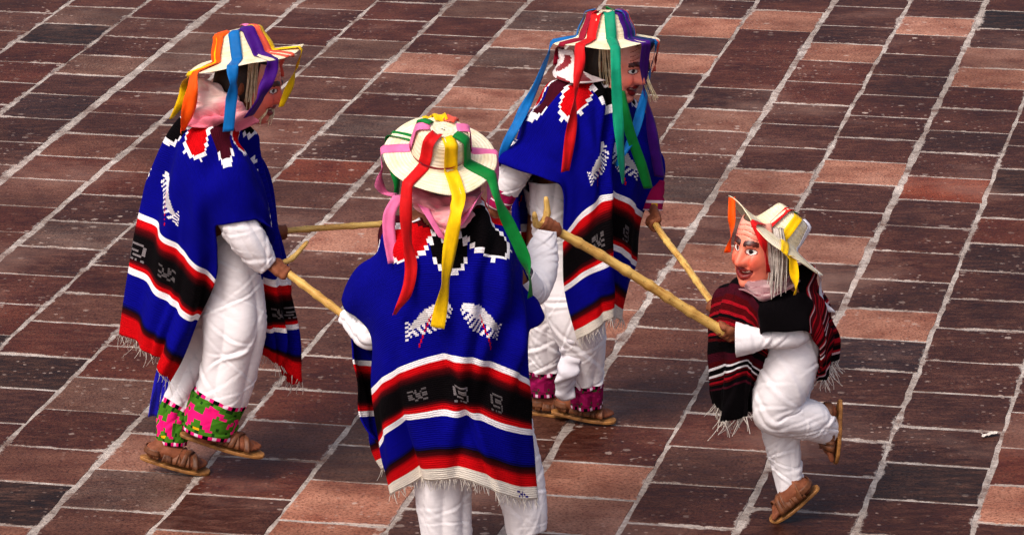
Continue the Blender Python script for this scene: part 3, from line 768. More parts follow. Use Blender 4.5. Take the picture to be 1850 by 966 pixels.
# carved old-man mask
def face_mask(f, person, cx, cy, dy, yaw, pitch, roll, size=.118, tone=(232, 108, 84), dark=0.0, seed=1, wide=.70):
    """yaw: 0 faces the camera, 90 faces right; pitch: positive looks down"""
    y, p, r = map(math.radians, (yaw, pitch, roll))
    fw = np.array([math.sin(y) * math.cos(p), -math.cos(y) * math.cos(p), -math.sin(p)])
    rt = np.array([math.cos(y), math.sin(y), 0]); up = np.cross(rt, fw) * 1.0
    if up[2] < 0: up = -up
    rt2 = rt * math.cos(r) + up * math.sin(r); up = -rt * math.sin(r) + up * math.cos(r); rt = rt2
    c = P(f, cx, cy, dy)
    nx, ny = 72, 90
    g = lambda d, s: math.exp(-(d / s) ** 2)
    V, cols = [], []
    sk, ck, lip, wh = lin(*tone), lin(min(255, tone[0] + 4), tone[1] * .78, tone[2] * .74), lin(120, 12, 16), lin(240, 236, 228)
    X = np.linspace(-1, 1, nx); Y = np.linspace(-1.05, 1.0, ny)
    def height(x, v):
        w = 1.0 - .18 * max(0, -v) ** 1.5 - .26 * max(0, v) ** 2.2
        xx = x
        base = math.sqrt(max(0, 1 - .93 * x * x)) * math.sqrt(max(0.02, 1 - .55 * v * v))
        z = .095 * base
        ns = max(0, min(1, (.42 - v) / .55)) * (1 if v > -.18 else max(0, 1 - (-.18 - v) / .12))
        z += .032 * g(x, .13 + .07 * max(0, .2 - v)) * ns ** 1.3
        z += .012 * g(abs(x) - .22, .11) * g(v + .12, .10)                       # nostrils
        z += .012 * g(v - .40, .09) * g(abs(x) - .35, .30)                        # brow
        z -= .014 * g(abs(x) - .38, .20) * g(v - .20, .13)                        # sockets
        z += .010 * g(abs(x) - .38, .12) * g(v - .20, .07)                        # eyeballs
        z += .014 * g(abs(x) - .55, .20) * g(v + .16, .20)                        # cheeks
        ml = -.52 + .40 * x * x
        z += .010 * g(v - ml - .10, .07) * g(x, .40) + .011 * g(v - ml + .11, .07) * g(x, .36)
        z -= .018 * g(v - ml, .07) * g(x, .42)
        z += .020 * g(v + .90, .17) * g(x, .34)
        z -= .006 * g(abs(x) - (.42 + .25 * (-.1 - v)), .05) * g(v + .25, .22)    # smile folds
        for k in (.58, .72, .86): z -= .003 * g(v - k - .05 * math.cos(x * 4), .028) * g(x, .55)
        return z, w
    for v in Y:
        for x in X:
            z, w = height(x, v)
            V.append(c + rt * (x * w * size * wide) + up * (v * size) + fw * z * (size / .118))
    for j in range(ny - 1):
        for i in range(nx - 1):
            x, v = (X[i] + X[i+1]) / 2, (Y[j] + Y[j+1]) / 2
            q = blend(sk, ck, min(1, g(abs(x) - .5, .25) * g(v + .15, .25) + .6 * g(x, .2) * g(v + .1, .2)))
            q = blend(q, lin(244, 196, 176), .6 * max(0, min(1, (v - .45) * 2)))
            ex, ev = abs(x) - .39, v - .19
            if (ex / .24) ** 2 + (ev / .105) ** 2 < 1:
                q = wh
                if ((ex + .02) / .085) ** 2 + (ev / .085) ** 2 < 1: q = lin(16, 14, 20)
            elif (ex / .28) ** 2 + (ev / .14) ** 2 < 1: q = lin(150, 60, 48)
            if abs(v - .40 - .06 * math.cos((abs(x) - .38) * 5)) < .06 and .10 < abs(x) < .70: q = lin(60, 24, 20)
            ml = -.52 + .40 * x * x
            if abs(x) < .56 and abs(v - ml) < .17 * math.sqrt(max(0, 1 - (x/.56)**2)) + .012: q = lip
            if abs(x) < .42 and .05 < v - ml < .10: q = lin(236, 226, 206)
            for k in (.58, .72, .86):
                if abs(v - k - .05 * math.cos(x * 4)) < .018 and abs(x) < .62: q = lin(165, 70, 56)
            if abs(abs(x) - (.44 + .25 * (-.1 - v))) < .025 and -.5 < v < -.02: q = lin(165, 62, 50)
            cols.append(tuple(a * (1 - dark) for a in q[:3]) + (1,))
    o = obj('mask', V, grid_faces(nx, ny), M_MASK, person, None, cols); solidify(o, .006, 1)
    return o, c, fw, rt, up
def strands(name, person, roots, mat, seed, rad=.0035, per=4, spread=.008):
    """hair: roots = list of polylines of points; bundles of thin tubes in one mesh"""
    r = random.Random(seed); V, Fc = [], []
    for line in roots:
        for _ in range(per):
            off = np.array([r.uniform(-spread, spread), r.uniform(-spread, spread), r.uniform(-.004, .004)])
            pts = [np.asarray(p) + off * (0.6 + .5 * i) + np.array([r.uniform(-.002, .002), 0, 0]) for i, p in enumerate(line)]
            t = np.arange(len(pts)); q = np.linspace(0, len(pts) - 1, 4 * (len(pts) - 1) + 1); A = hermite(pts, t, q)
            A[-1] += np.array([0, 0, r.uniform(-.02, .01)])
            b = len(V)
            for k, c in enumerate(A):
                rr = rad * (1 - .7 * k / (len(A) - 1)) * r.uniform(.8, 1.1)
                for a in range(4): V.append(c + rr * np.array([math.cos(a*1.57), math.sin(a*1.57), 0]))
            for k in range(len(A) - 1):
                for a in range(4): Fc.append((b + k*4 + a, b + k*4 + (a+1) % 4, b + (k+1)*4 + (a+1) % 4, b + (k+1)*4 + a))
    return obj(name, V, Fc, mat, person)
def grip(S, wrist, centre, axis, side, rc=.012, flip=1):
    """hand closed on a bar: palm on the wrist side, fingers wrapped round, thumb across"""
    wrist, centre = np.asarray(wrist, float), np.asarray(centre, float)
    c = unit(axis); a = centre - wrist; a = unit(a - c * (a @ c)); n = np.cross(c, a) * side
    back = centre - a * .024 - n * .005
    S.limb([wrist, wrist * .4 + back * .6, back], [.022, .022, .022], flat=(n, .72))
    S.limb([back - c * .022 * flip, back + c * .024 * flip], [.017, .014], flat=(n, .8))
    lens = (1.0, 1.08, 1.0, .84)
    for i in range(4):
        o = c * (i - 1.5) *   .0165 * -flip
        R = rc + .0070; pts = []
        for ang in np.linspace(-165, 85 * lens[i] + 10, 6):
            t = math.radians(ang)
            pts.append(centre + o + a * R * math.cos(t) * 1.05 + n * -R * math.sin(t))
        S.limb(pts, [.0085, .0082, .0078, .0075, .007, .0062], n=8)
    pts = [back + c * .028 * flip - n * .004, centre + c * .036 * flip - a * .010 + n * .013, centre + c * .028 * flip + n * (rc + .009) + a * .004, centre + c * .016 * flip + n * (rc + .010) + a * .012]
    S.limb(pts, [.0115, .0102, .0085, .0072], n=8)
def foot(S, person_parts, f, heel, toe, upv, width=.085, ankle=None, lean=0):
    """bare foot on a sandal: returns the frame used for the sole"""
    H, T = np.asarray(heel, float), np.asarray(toe, float)
    fw = unit(T - H); u = np.asarray(upv, float); u = unit(u - fw * (u @ fw)); sd = np.cross(fw, u); L = np.linalg.norm(T - H)
    b = u * .020
    S.limb([H + b + fw * .035 + u * .028, H + b + fw * L * .35 + u * .038, H + b + fw * L * .62 + u * .026, H + b + fw * L * .80 + u * .015], [.032, .034, .030, .020], flat=(sd, 1.15))
    S.limb([H + b + fw * L * .55 + u * .02 - sd * .012, H + b + fw * L * .78 + u * .014 - sd * .018], [.026, .018])
    S.limb([H + b + fw * L * .55 + u * .02 + sd * .012, H + b + fw * L * .76 + u * .014 + sd * .02], [.026, .017])
    for i, (o, l, r) in enumerate(((-.030, .985, .0115), (-.013, .985, .009), (.002, .955, .0085), (.016, .92, .008), (.029, .875, .0075))):
        p0 = H + b + fw * L * .74 + sd * o * .9 + u * .013; p1 = H + b + fw * L * (l - .05) + sd * o + u * .008
        S.limb([p0, (p0 + p1) / 2 + u * .004, p1], [r * 1.05, r, r * .9], n=8)
    if ankle is not None: S.limb([np.asarray(ankle, float), H + b + fw * .055 + u * .045], [.036, .034])
    return H, fw, u, sd, L
def leg(S, f, rings, k=.5):
    pts = [P(f, *r[:3]) for r in rings]; S.limb(pts, [min(.085, max(.032, r[3] * mpp(f) * k)) for r in rings])
def sandal(person, fr, straps=8, wide=.05):
    H, fw, u, sd, L = fr
    n = 28; out = []
    for i in range(n):
        a = 2*math.pi*i/n; x = math.cos(a); y = math.sin(a)
        l = (x * .5 + .5); wd = (.034 + .016 * max(0, math.sin((l - .25) * 2.6))) * (1 if y > 0 else 1.0)
        out.append((l * (L + .02) - .01, math.copysign(abs(y) ** .7, y) * wd))
    V, Fc = [], []
    for z, ins in ((0.0, .003), (.003, 0), (.010, 0), (.013, .003)):
        for l, w in out:
            V.append(H + fw * (l if ins == 0 else l * .99 + .001) + sd * (w - math.copysign(ins, w)) + u * (z + .002))
    for k in range(3):
        for i in range(n): Fc.append((k*n + i, k*n + (i+1) % n, (k+1)*n + (i+1) % n, (k+1)*n + i))
    Fc.append(tuple(range(n))[::-1]); Fc.append(tuple(range(3*n, 4*n)))
    s = obj('sandal', V, Fc, M_SOLE, person, smooth=False)
    for k in range(straps):
        l0 = .27 + .48 * k / (straps - 1)
        sk = (.07 if k % 2 else -.07)
        pts, wd = [], []
        for t in np.linspace(-1, 1, 9):
            hgt = (.066 - .050 * abs(t) ** 2.4) * (1.06 - .62 * (l0 - .3))
            pts.append(H + fw * L * (l0 + sk * t) + sd * t * .046 + u * (.014 + hgt)); wd.append(fw)
        strip('strap', pts, wd, .020, M_LEATHER, s, seed=k, thick=.003)
    pts, wd = [], []
    for t in np.linspace(-1, 1, 11):
        ang = t * 1.9
        pts.append(H + fw * (.048 - math.cos(ang) * .046) + sd * math.sin(ang) * .040 + u * .052); wd.append(u)
    strip('strap', pts, wd, .022, M_LEATHER, s, seed=9, thick=.003)
    return s
def person_root(S, label, f):
    o = S.remesh('person', .0045, M_SKIN)
    tag(o, label, 'dancer', 'masked dancers in a ring')
    return o
def head(S, f, cx, cy, dy, fw, up, hgt=.115):
    c = P(f, cx, cy, dy); fw = unit(fw); up = unit(np.asarray(up) - fw * (np.asarray(up) @ fw)); sd = np.cross(fw, up)
    S.ell(c, [fw * .095, sd * .075, up * hgt]); S.ell(c + fw * .02 - up * .05, [fw * .07, sd * .06, up * .07])
    for k in (-1, 1): S.ell(c + sd * k * .077 - fw * .005 - up * .005, [fw * .018, sd * .008, up * .032], 10, 6)
    S.ell(c + fw * .098 - up * .012, [fw * .016, sd * .014, up * .022], 10, 6)
    return c, fw, sd, up
def hair_cap(person, c, fw, sd, up, mat=None):
    n, m = 28, 14; V = []
    for j in range(m):
        b = math.radians(88 - j * 9.5)
        for i in range(n):
            a = 2*math.pi*i/n
            d = fw * .100 * math.cos(a) * math.cos(b) + sd * .082 * math.sin(a) * math.cos(b) + up * .122 * math.sin(b)
            if math.cos(a) > .2 and j > 7: d = d * .9
            V.append(c + d - fw * .006)
    o = obj('hair', V, grid_faces(n, m, True), mat or M_DARKHAIR, person); solidify(o, .006); return o
def cane(label, pts, rad, fork=None, seed=1, knots=5):
    """a peeled stick with knots; optional forked head: list of polylines"""
    r = random.Random(seed)
    V, Fc, U = [], [], []
    def rod(pts, r0, r1, nk):
        pts = np.array(pts); t = np.concatenate([[0], np.cumsum(np.linalg.norm(np.diff(pts, axis=0), axis=1))])
        q = np.linspace(0, t[-1], max(8, int(t[-1] / .012))); A = hermite(pts, t, q)
        wv = [Waves(seed * 7 + i, 5, 4, 14) for i in range(2)]
        A = A + np.stack([.003 * wv[0](q, 0), 0 * q, .003 * wv[1](q, 1)], 1)
        T = np.gradient(A, axis=0); kn = [t[-1] * (k + r.uniform(.3, .7)) / nk for k in range(nk)]
        b = len(V); n = 10
        for j in range(len(q)):
            a = unit(np.cross([0, 1.0, .1], T[j])); g = unit(np.cross(T[j], a))
            rr = r0 + (r1 - r0) * j / (len(q) - 1); rr *= 1 + sum(.22 * math.exp(-((q[j] - k) / .010) ** 2) for k in kn)
            if j in (0, len(q) - 1): rr *= .7
            for i in range(n):
                th = 2*math.pi*i/n; V.append(A[j] + rr * (math.cos(th) * a + math.sin(th) * g)); U.append((q[j] * .5, i / n * .4))
        for j in range(len(q) - 1):
            for i in range(n): Fc.append((b + j*n + i, b + j*n + (i+1) % n, b + (j+1)*n + (i+1) % n, b + (j+1)*n + i))
        Fc.append(tuple(range(b, b + n))[::-1]); Fc.append(tuple(range(b + (len(q)-1)*n, b + len(q)*n)))
    rod(pts, rad[0], rad[1], knots)
    for fk in fork or []: rod(fk, rad[0] * .8, rad[0] * .55, 1)
    return tag(obj('cane', V, Fc, M_CANE, None, U), label, 'cane', 'wooden canes linking the dancers')
U7 = [-.55, -.38, -.2, 0, .2, .38, .55]

# ------------------------------------------------------------------ dancer 1: left, walking to the right
f = 1
hand1 = P(1, 507, 487, -.22); wrist1 = P(1, 484, 474, -.225); hand1b = P(1, 500, 420, .22)
c1a, c1b = P(1, 500, 480, -.22), P(1, 632, 578, -.30)
c2a = P(1, 496, 418, .22); c2b = P(3, 893, 392, -.16)
S = Soup()
S.limb([P(1, 420, 505, 0), P(1, 415, 420, 0), P(1, 400, 330, 0), P(1, 396, 272, 0)], [.115, .115, .115, .075], flat=((0, 1, 0), 1.15))
S.limb([P(1, 402, 262, -.13), P(1, 396, 258, 0), P(1, 405, 262, .13)], [.05, .055, .05])
S.limb([P(1, 396, 250, 0), P(1, 420, 200, 0), P(1, 436, 175, 0)], [.055, .05, .052])
hc = head(S, 1, 440, 150, 0, (.97, -.1, -.24), (.2, 0, 1))
S.limb([P(1, 402, 268, -.12), P(1, 412, 390, -.225)], [.04, .034]); S.limb([P(1, 412, 390, -.225), wrist1], [.037, .024])
S.limb([P(1, 405, 268, .12), P(1, 430, 385, .20)], [.04, .034]); S.limb([P(1, 430, 385, .22), P(1, 482, 425, .22)], [.037, .025])
grip(S, wrist1, hand1, c1b - c1a, 1, .013, -1); grip(S, P(1, 482, 425, .22), P(1, 503, 419, .22), c2b - c2a, -1, .012, -1)
leg(S, 1, [(418,425,-.02,48,1.2),(420,480,-.06,50,1.1),(420,540,-.09,55),(422,590,-.11,56),(416,645,-.11,51),(403,702,-.11,49),(385,745,-.11,49),(376,782,-.11,46)])
leg(S, 1, [(418,470,.05,62,1.0),(408,540,.06,55),(372,620,.06,44),(340,700,.04,36),(316,745,.02,30),(309,800,.01,28)])
fr1 = foot(S, None, 1, P(1, 329, 788, -.10), P(1, 472, 826, -.12), (0, -.1, 1), ankle=P(1, 372, 785, -.10))
fr2 = foot(S, None, 1, P(1, 257, 829, 0), P(1, 374, 856, -.01), (0, -.1, 1), ankle=P(1, 306, 815, 0))
p1 = person_root(S, 'dancer striding right with orange, blue and purple hat ribbons, green and pink trouser cuffs', 1)
hair_cap(p1, *hc)
V1 = [-1, -.88, -.755, -.545, -.35, -.2, -.1, 0, .1, .2, .35, .545, .755, 1]
G1 = [
 [(308,690,-.19),(288,660,-.2),(262,636,-.16),(225,606,-.05),(245,610,.1),(280,625,.18),(320,640,.2)],
 [(331,648,-.2),(300,622,-.21),(270,597,-.16),(234,555,-.05),(252,560,.11),(290,575,.19),(335,600,.2)],
 [(360,578,-.21),(325,562,-.22),(290,530,-.16),(246,492,-.05),(266,495,.12),(305,515,.2),(350,540,.2)],
 [(389,506,-.23),(348,468,-.23),(305,428,-.17),(266,390,-.03),(285,392,.15),(330,405,.22),(380,430,.22)],
 [(391,455,-.25),(352,408,-.25),(318,358,-.19),(284,315,-.05),(305,315,.15),(350,335,.24),(395,370,.24)],
 [(387,412,-.28),(362,350,-.27),(335,288,-.2),(304,245,-.08),(325,252,.15),(370,290,.24),(410,350,.24)],
 [(405,406,-.29),(388,338,-.28),(368,265,-.21),(338,205,-.08),(360,228,.15),(400,300,.24),(435,370,.25)],
 [(430,402,-.30),(415,325,-.28),(402,240,-.20),(395,190,-.02),(405,238,.17),(425,320,.26),(460,395,.27)],
 [(452,399,-.29),(443,325,-.26),(432,256,-.18),(424,210,-.02),(430,242,.14),(450,320,.24),(480,410,.27)],
 [(468,398,-.26),(462,340,-.23),(448,282,-.16),(440,240,-.02),(446,264,.12),(475,350,.22),(498,430,.26)],
 [(484,425,-.2),(484,390,-.18),(471,342,-.12),(460,294,0),(468,332,.12),(494,400,.2),(514,462,.24)],
 [(460,504,-.08),(476,504,-.07),(492,503,-.04),(508,501,0),(510,505,.1),(506,507,.15),(498,507,.2)],
 [(472,600,-.06),(490,598,-.05),(506,595,-.02),(524,591,.02),(522,592,.1),(515,595,.15),(505,600,.2)],
 [(468,638,-.04),(492,652,-.03),(515,668,0),(540,690,.04),(535,690,.1),(525,682,.15),(510,672,.2)]]
pon, A = patch('poncho', 1, U7, V1, G1, M_PONCHO, blue_poncho(RED, seed=1), p1, fold=.013, seed=11, hole=(.05, .06))
fringe(pon, A[0], .05, 1, 4, jitter=.9); fringe(pon, A[-1], .04, 2, 6)
tA = tube('trousers', 1, [(418,470,.05,62,1.0),(408,540,.06,55),(372,620,.06,44),(340,700,.04,36),(316,745,.02,30),(309,800,.01,28)], M_COTTON, p1, BAND_GREEN, seed=3, fold=.005)
tB = tube('trousers', 1, [(418,425,-.02,48,1.2),(420,480,-.06,50,1.1),(420,540,-.09,55),(422,590,-.11,56),(416,645,-.11,51),(403,702,-.11,49),(385,745,-.11,49),(376,782,-.11,46)], M_COTTON, p1, BAND_GREEN, seed=8, fold=.006)
tr = join_meshes([tA, tB], 'trousers')
slv = tube('sleeve', 1, [(412,372,-.21,24),(426,398,-.235,31),(447,430,-.24,32),(466,458,-.235,27),(476,472,-.23,23),(484,480,-.228,19)], M_COTTON, p1, seed=5, fold=.003, drape=.006, crease=22)
tube('sleeve', 1, [(412,330,.22,28),(430,385,.22,30),(460,405,.22,26),(482,424,.22,20)], M_COTTON, p1, seed=6, fold=.003, drape=.006, crease=22)
sandal(p1, fr1); sandal(p1, fr2)
h1 = Hat(1, p1, 441, 103, 0, 12.5, 7, .218, (.110, .080, .098), seed=1)
h1.ribbon((352,136), [(347,160,-.19,5),(341,195,-.19,10),(330,238,-.19,20)], 'orange', .056)
h1.ribbon((424,127), [(421,150,-.25,5),(417,190,-.25,10),(412,238,-.25,25)], 'blue', .046)
h1.ribbon((494,108), [(486,140,-.19,10),(470,175,-.19,20),(449,210,-.17,10)], 'purple', .052)
h1.ribbon((541,88), [(537,120,-.04,70),(523,160,-.05,75),(510,192,-.06,60)], 'yellow', .040)
h1.ribbon((342,122), [(334,150,.05,60),(330,180,.05,50),(312,214,.05,30)], 'yellow', .045)
h1.ribbon((520,92), [(512,105,.02,30),(506,122,.02,45),(503,140,.02,50)], 'salmon', .045)
h1.ribbon(60, [(470,160,.24,20),(472,190,.24,20)], 'pink', .045)
face_mask(1, p1, 458, 158, 0, 76, 16, 0, .108, (236, 124, 106))
strands('wig', p1, [[P(1, 452+i*4, 110, -.078), P(1, 451+i*3, 150, -.085), P(1, 448+i*3, 188, -.082)] for i in range(4)] + [[P(1, 485, 192, -.04), P(1, 480, 205, -.05), P(1, 470, 215, -.06)], [P(1, 492, 190, .0), P(1, 490, 206, -.01), P(1, 482, 222, -.02)]], M_WIG, 4, per=5)
PINK, PALE, ROSE = lin(226, 110, 130), lin(236, 205, 195), lin(150, 40, 66)
def kerchief_colour(u, v):
    return blend(PALE, PINK, max(0, min(1, .55 + v * .8 + .35 * math.sin(u * 23 + v * 4))))
patch('kerchief', 1, [-.2, -.1, 0, .1, .2], [-1, -.4, .2, 1], [
 [(362,140,.02),(366,144,-.05),(380,146,-.08),(402,152,-.09),(420,170,-.09)],
 [(354,166,-.02),(362,172,-.10),(386,172,-.12),(412,176,-.12),(434,186,-.10)],
 [(346,194,-.04),(360,200,-.14),(392,200,-.16),(424,200,-.15),(450,204,-.11)],
 [(334,222,-.06),(352,232,-.17),(388,226,-.20),(430,222,-.19),(468,222,-.12)]], M_KERCHIEF, kerchief_colour, p1, fold=.011, seed=4, thick=.003)
for k, (x, t) in enumerate(((282, 20), (291, 40))):
    strip('sash_end', [P(1, 318, 560, .08), P(1, 300 + k * 8, 640, .04), P(1, x + 4 + k * 4, 690, .03), P(1, x - 6 + k * 6, 752, .03)], [(1, .2, 0)] * 4, .034 if k == 0 else .02, M_SASH, p1, seed=k, thick=.003)

# ------------------------------------------------------------------ dancer 2: middle, seen from behind
c3a, c3b = P(2, 980, 402, .26), P(4, 1312, 600, -.17)
hand2 = c3a + (c3b - c3a) * .035; wrist2 = P(2, 984, 452, .22)
S = Soup()
S.limb([P(2, 835, 720, 0), P(2, 825, 620, 0), P(2, 815, 500, 0), P(2, 805, 420, 0)], [.12, .115, .13, .10], flat=((0, 1, 0), .85))
S.limb([P(2, 722, 425, 0), P(2, 805, 405, 0), P(2, 890, 425, 0)], [.06, .08, .06])
S.limb([P(2, 800, 405, 0), P(2, 797, 360, .01), P(2, 796, 330, .02)], [.06, .052, .055])
hc = head(S, 2, 795, 318, .03, (0, .98, -.1), (0, .05, 1))
S.limb([P(2, 722, 430, 0), P(2, 662, 545, .06)], [.048, .037]); S.limb([P(2, 662, 545, .06), P(2, 636, 582, .16)], [.036, .025])
S.limb([P(2, 890, 430, 0), P(2, 950, 545, .08)], [.048, .037]); S.limb([P(2, 950, 545, .08), wrist2], [.036, .024])
grip(S, wrist2, hand2, c3b - c3a, 1, .015, 1); grip(S, P(2, 636, 582, .16), c1b, c1b - c1a, -1, .012, 1)
leg(S, 2, [(815,700,0,70,1.1),(808,780,-.02,62),(800,860,-.03,52),(803,915,-.02,48),(808,970,-.01,45),(810,1018,0,43)])
leg(S, 2, [(880,700,0,70,1.1),(905,780,-.02,60),(935,860,.0,48),(948,915,.0,41),(952,955,.01,36),(953,960,.01,35)])
fr1 = foot(S, None, 2, P(2, 806, 1045, -.05), P(2, 800, 1046, .20) * [1, 1, 0] , (0, 0, 1), ankle=P(2, 807, 1025, 0))
fr2 = foot(S, None, 2, P(2, 952, 1032, -.03), P(2, 962, 1002, .20), (0, 0, 1), ankle=P(2, 952, 1012, .02))
p2 = person_root(S, 'dancer seen from behind with a long yellow ribbon hanging down the blue poncho', 2)
hair_cap(p2, *hc)
V2 = [-1, -.755, -.545, -.35, -.2, -.1, 0, .1, .3, .545, .755, 1]
G2 = [
 [(712,889,-.04),(745,874,-.13),(798,866,-.17),(849,866,-.17),(905,893,-.16),(945,903,-.12),(968,900,-.05)],
 [(692,800,-.05),(715,764,-.14),(775,744,-.18),(838,746,-.19),(895,766,-.18),(935,776,-.13),(961,780,-.06)],
 [(675,702,-.04),(702,676,-.13),(755,650,-.18),(826,641,-.20),(890,657,-.19),(935,673,-.14),(958,692,-.06)],
 [(672,606,-.02),(692,578,-.12),(750,560,-.18),(825,557,-.20),(893,562,-.18),(940,580,-.13),(964,604,-.05)],
 [(645,572,.03),(670,522,-.06),(735,487,-.16),(815,480,-.18),(893,484,-.16),(942,516,-.09),(972,588,.0)],
 [(624,558,.06),(657,494,-.01),(718,440,-.10),(808,425,-.13),(900,434,-.10),(943,482,-.02),(975,573,.04)],
 [(616,540,.10),(660,470,.05),(705,405,.01),(795,378,-.03),(893,390,.01),(936,450,.05),(968,555,.10)],
 [(622,548,.14),(664,482,.12),(714,425,.10),(795,405,.10),(885,415,.10),(930,470,.12),(958,555,.14)],
 [(645,590,.15),(676,566,.2),(730,552,.22),(800,550,.23),(880,550,.22),(925,560,.2),(950,590,.17)],
 [(643,650,.10),(672,652,.19),(730,652,.25),(800,652,.26),(880,652,.25),(920,657,.2),(942,665,.12)],
 [(656,746,.09),(690,745,.18),(735,745,.24),(800,745,.26),(870,745,.25),(915,748,.2),(938,752,.12)],
 [(700,836,.06),(722,842,.16),(760,846,.22),(810,848,.25),(865,848,.24),(910,848,.18),(935,846,.1)]]
pon, A = patch('poncho', 2, U7, V2, G2, M_PONCHO, blue_poncho(CREAM, True, seed=2), p2, fold=.012, seed=23, hole=(.085, .10))
fringe(pon, A[0], .035, 3, 2); fringe(pon, A[-1], .035, 4, 3)
tA = tube('trousers', 2, [(815,700,0,70,1.1),(808,780,-.02,62),(800,860,-.03,52),(803,915,-.02,48),(808,970,-.01,45),(810,1018,0,43)], M_COTTON, p2, None, seed=13, fold=.003, drape=.012)
tB = tube('trousers', 2, [(880,700,0,70,1.1),(905,780,-.02,60),(935,860,.0,48),(948,915,.0,41),(952,955,.01,36),(953,960,.01,35)], M_COTTON, p2, None, seed=18, fold=.003, drape=.012)
join_meshes([tA, tB], 'trousers')
tube('sleeve', 2, [(940,500,.06,26),(958,525,.10,30),(972,500,.16,32),(978,462,.21,31),(985,428,.235,21),(987,416,.24,17)], M_COTTON, p2, seed=15, fold=.003, drape=.006, crease=22)
tube('sleeve', 2, [(690,500,.02,24),(684,590,.03,26),(668,604,.04,27),(650,592,.07,22),(634,576,.10,19),(625,568,.12,17)], M_COTTON, p2, seed=16, fold=.003, drape=.006, crease=22)
sandal(p2, fr1); sandal(p2, fr2)
h2 = Hat(2, p2, 796, 276, -.03, -7, -26, .190, (.094, .078, .100), droop=.014, seed=2)
h2.ribbon((731,342), [(733,385,-.20,5),(738,440,-.20,10),(742,490,-.20,25),(732,535,-.21,45),(712,568,-.215,40)], 'red', .046)
h2.ribbon((826,346), [(823,385,-.22,3),(814,440,-.22,5),(804,510,-.23,5),(790,592,-.24,8)], 'yellow', .053)
h2.ribbon((884,318), [(900,360,-.15,25),(922,410,-.14,30),(945,460,-.14,35),(956,500,-.14,55),(957,535,-.13,65)], 'green', .050)
h2.ribbon((692,272), [(690,300,.0,60),(686,325,.0,40),(690,345,.02,30),(715,352,.02,40)], 'pink', .040)
h2.ribbon((703,240), [(712,300,.12,40),(718,330,.12,30),(716,352,.12,30)], 'green', .040)
h2.ribbon((899,276), [(888,335,.02,60),(880,370,.0,60)], 'pink', .040)
h2.ribbon((775,210), [], 'yellow', .050); h2.ribbon((840,216), [], 'salmon', .045)
strip('ribbon', [P(2, 722, 352, -.06), P(2, 704, 385, -.09), P(2, 703, 425, -.11), P(2, 711, 475, -.13)], [(1, .1, 0), (1, .2, 0), (1, .2, 0), (1, .5, 0)], .042, SATIN['pink'], h2.obj, seed=5)
def band2():                                                          # cord round the crown
    pts = [h2.pt(a, 6, .006) for a in np.linspace(0, 2*np.pi, 40)]
    strip('hat_band', pts, [h2.ax] * 40, .012, SATIN['crimson'], h2.obj, seed=7)
band2()
def kerchief2(u, v):
    n = math.sin(u * 70 + 3 * math.sin(v * 4)) * math.sin(v * 13 + u * 30)
    return blend(blend(PINK, PALE, .35 + .3 * n), ROSE, max(0, min(.85, -v * .9 + .25 * n)))
patch('kerchief', 2, [-.15, -.08, 0, .08, .15], [-1, -.3, .4, 1], [
 [(744,338,-.06),(770,345,-.10),(800,347,-.11),(835,347,-.10),(868,338,-.06)],
 [(750,368,-.08),(773,375,-.14),(802,378,-.15),(835,376,-.14),(866,366,-.08)],
 [(770,398,-.13),(785,404,-.165),(806,408,-.175),(828,404,-.165),(850,394,-.13)],
 [(796,424,-.175),(800,428,-.18),(806,432,-.182),(812,430,-.18),(818,426,-.175)]], M_KERCHIEF, kerchief2, p2, fold=.008, seed=6, thick=.003, cell=.008)
cl = []
for sx, x0, x1 in ((-1, 752, 800), (1, 868, 812)):
    strip('kerchief_edge', [P(2, x0, 350, -.09), P(2, (x0*.5 + x1*.5), 392, -.175), P(2, x1, 432, -.195)], [(1, -.2 * sx, .5 * sx)] * 3, .036, SATIN['pink'], p2, seed=3 + sx)

# ------------------------------------------------------------------ dancer 3: behind, bending to the right
c4a, c4b = P(3, 1178, 398, .0), P(4, 1292, 556, .10)
hand3 = c4a + (c4b - c4a) * .04; wrist3 = P(3, 1177, 372, .05)
S = Soup()
S.limb([P(3, 1005, 440, 0), P(3, 1015, 350, 0), P(3, 1045, 260, 0), P(3, 1068, 195, 0)], [.115, .115, .125, .10], flat=((0, 1, 0), 1.1))
S.limb([P(3, 1010, 195, -.10), P(3, 1065, 185, 0), P(3, 1115, 190, .10)], [.06, .08, .06])
S.limb([P(3, 1070, 180, 0), P(3, 1092, 148, 0), P(3, 1100, 130, 0)], [.06, .052, .055])
hc = head(S, 3, 1100, 112, 0, (.9, -.38, -.2), (.15, 0, 1))
S.limb([P(3, 1008, 200, -.12), P(3, 938, 285, -.17)], [.048, .037]); S.limb([P(3, 938, 285, -.17), P(3, 906, 368, -.17)], [.036, .025])
S.limb([P(3, 1118, 195, .12), P(3, 1172, 300, .12)], [.048, .037]); S.limb([P(3, 1172, 300, .12), wrist3], [.036, .025])
grip(S, P(3, 906, 368, -.17), c2b, c2b - c2a, 1, .012, 1); grip(S, wrist3, hand3, c4b - c4a, -1, .012, -1)
leg(S, 3, [(995,325,-.06,38,1.2),(1000,420,-.08,36,1.1),(1020,500,-.10,44),(1040,570,-.12,50),(1052,620,-.11,42),(1058,675,-.08,32),(1060,732,-.06,28)])
leg(S, 3, [(985,330,.0,40,1.3),(1000,420,.02,40,1.2),(1000,500,.04,44),(990,570,.05,42),(984,620,.06,36),(982,672,.07,30),(982,712,.07,28)])
fr1 = foot(S, None, 3, P(3, 1000, 747, .0), P(3, 1108, 764, -.06), (0, -.05, 1), ankle=P(3, 1040, 726, -.04))
fr2 = foot(S, None, 3, P(3, 955, 747, .08), P(3, 1046, 750, .06), (0, -.05, 1), ankle=P(3, 982, 722, .08))
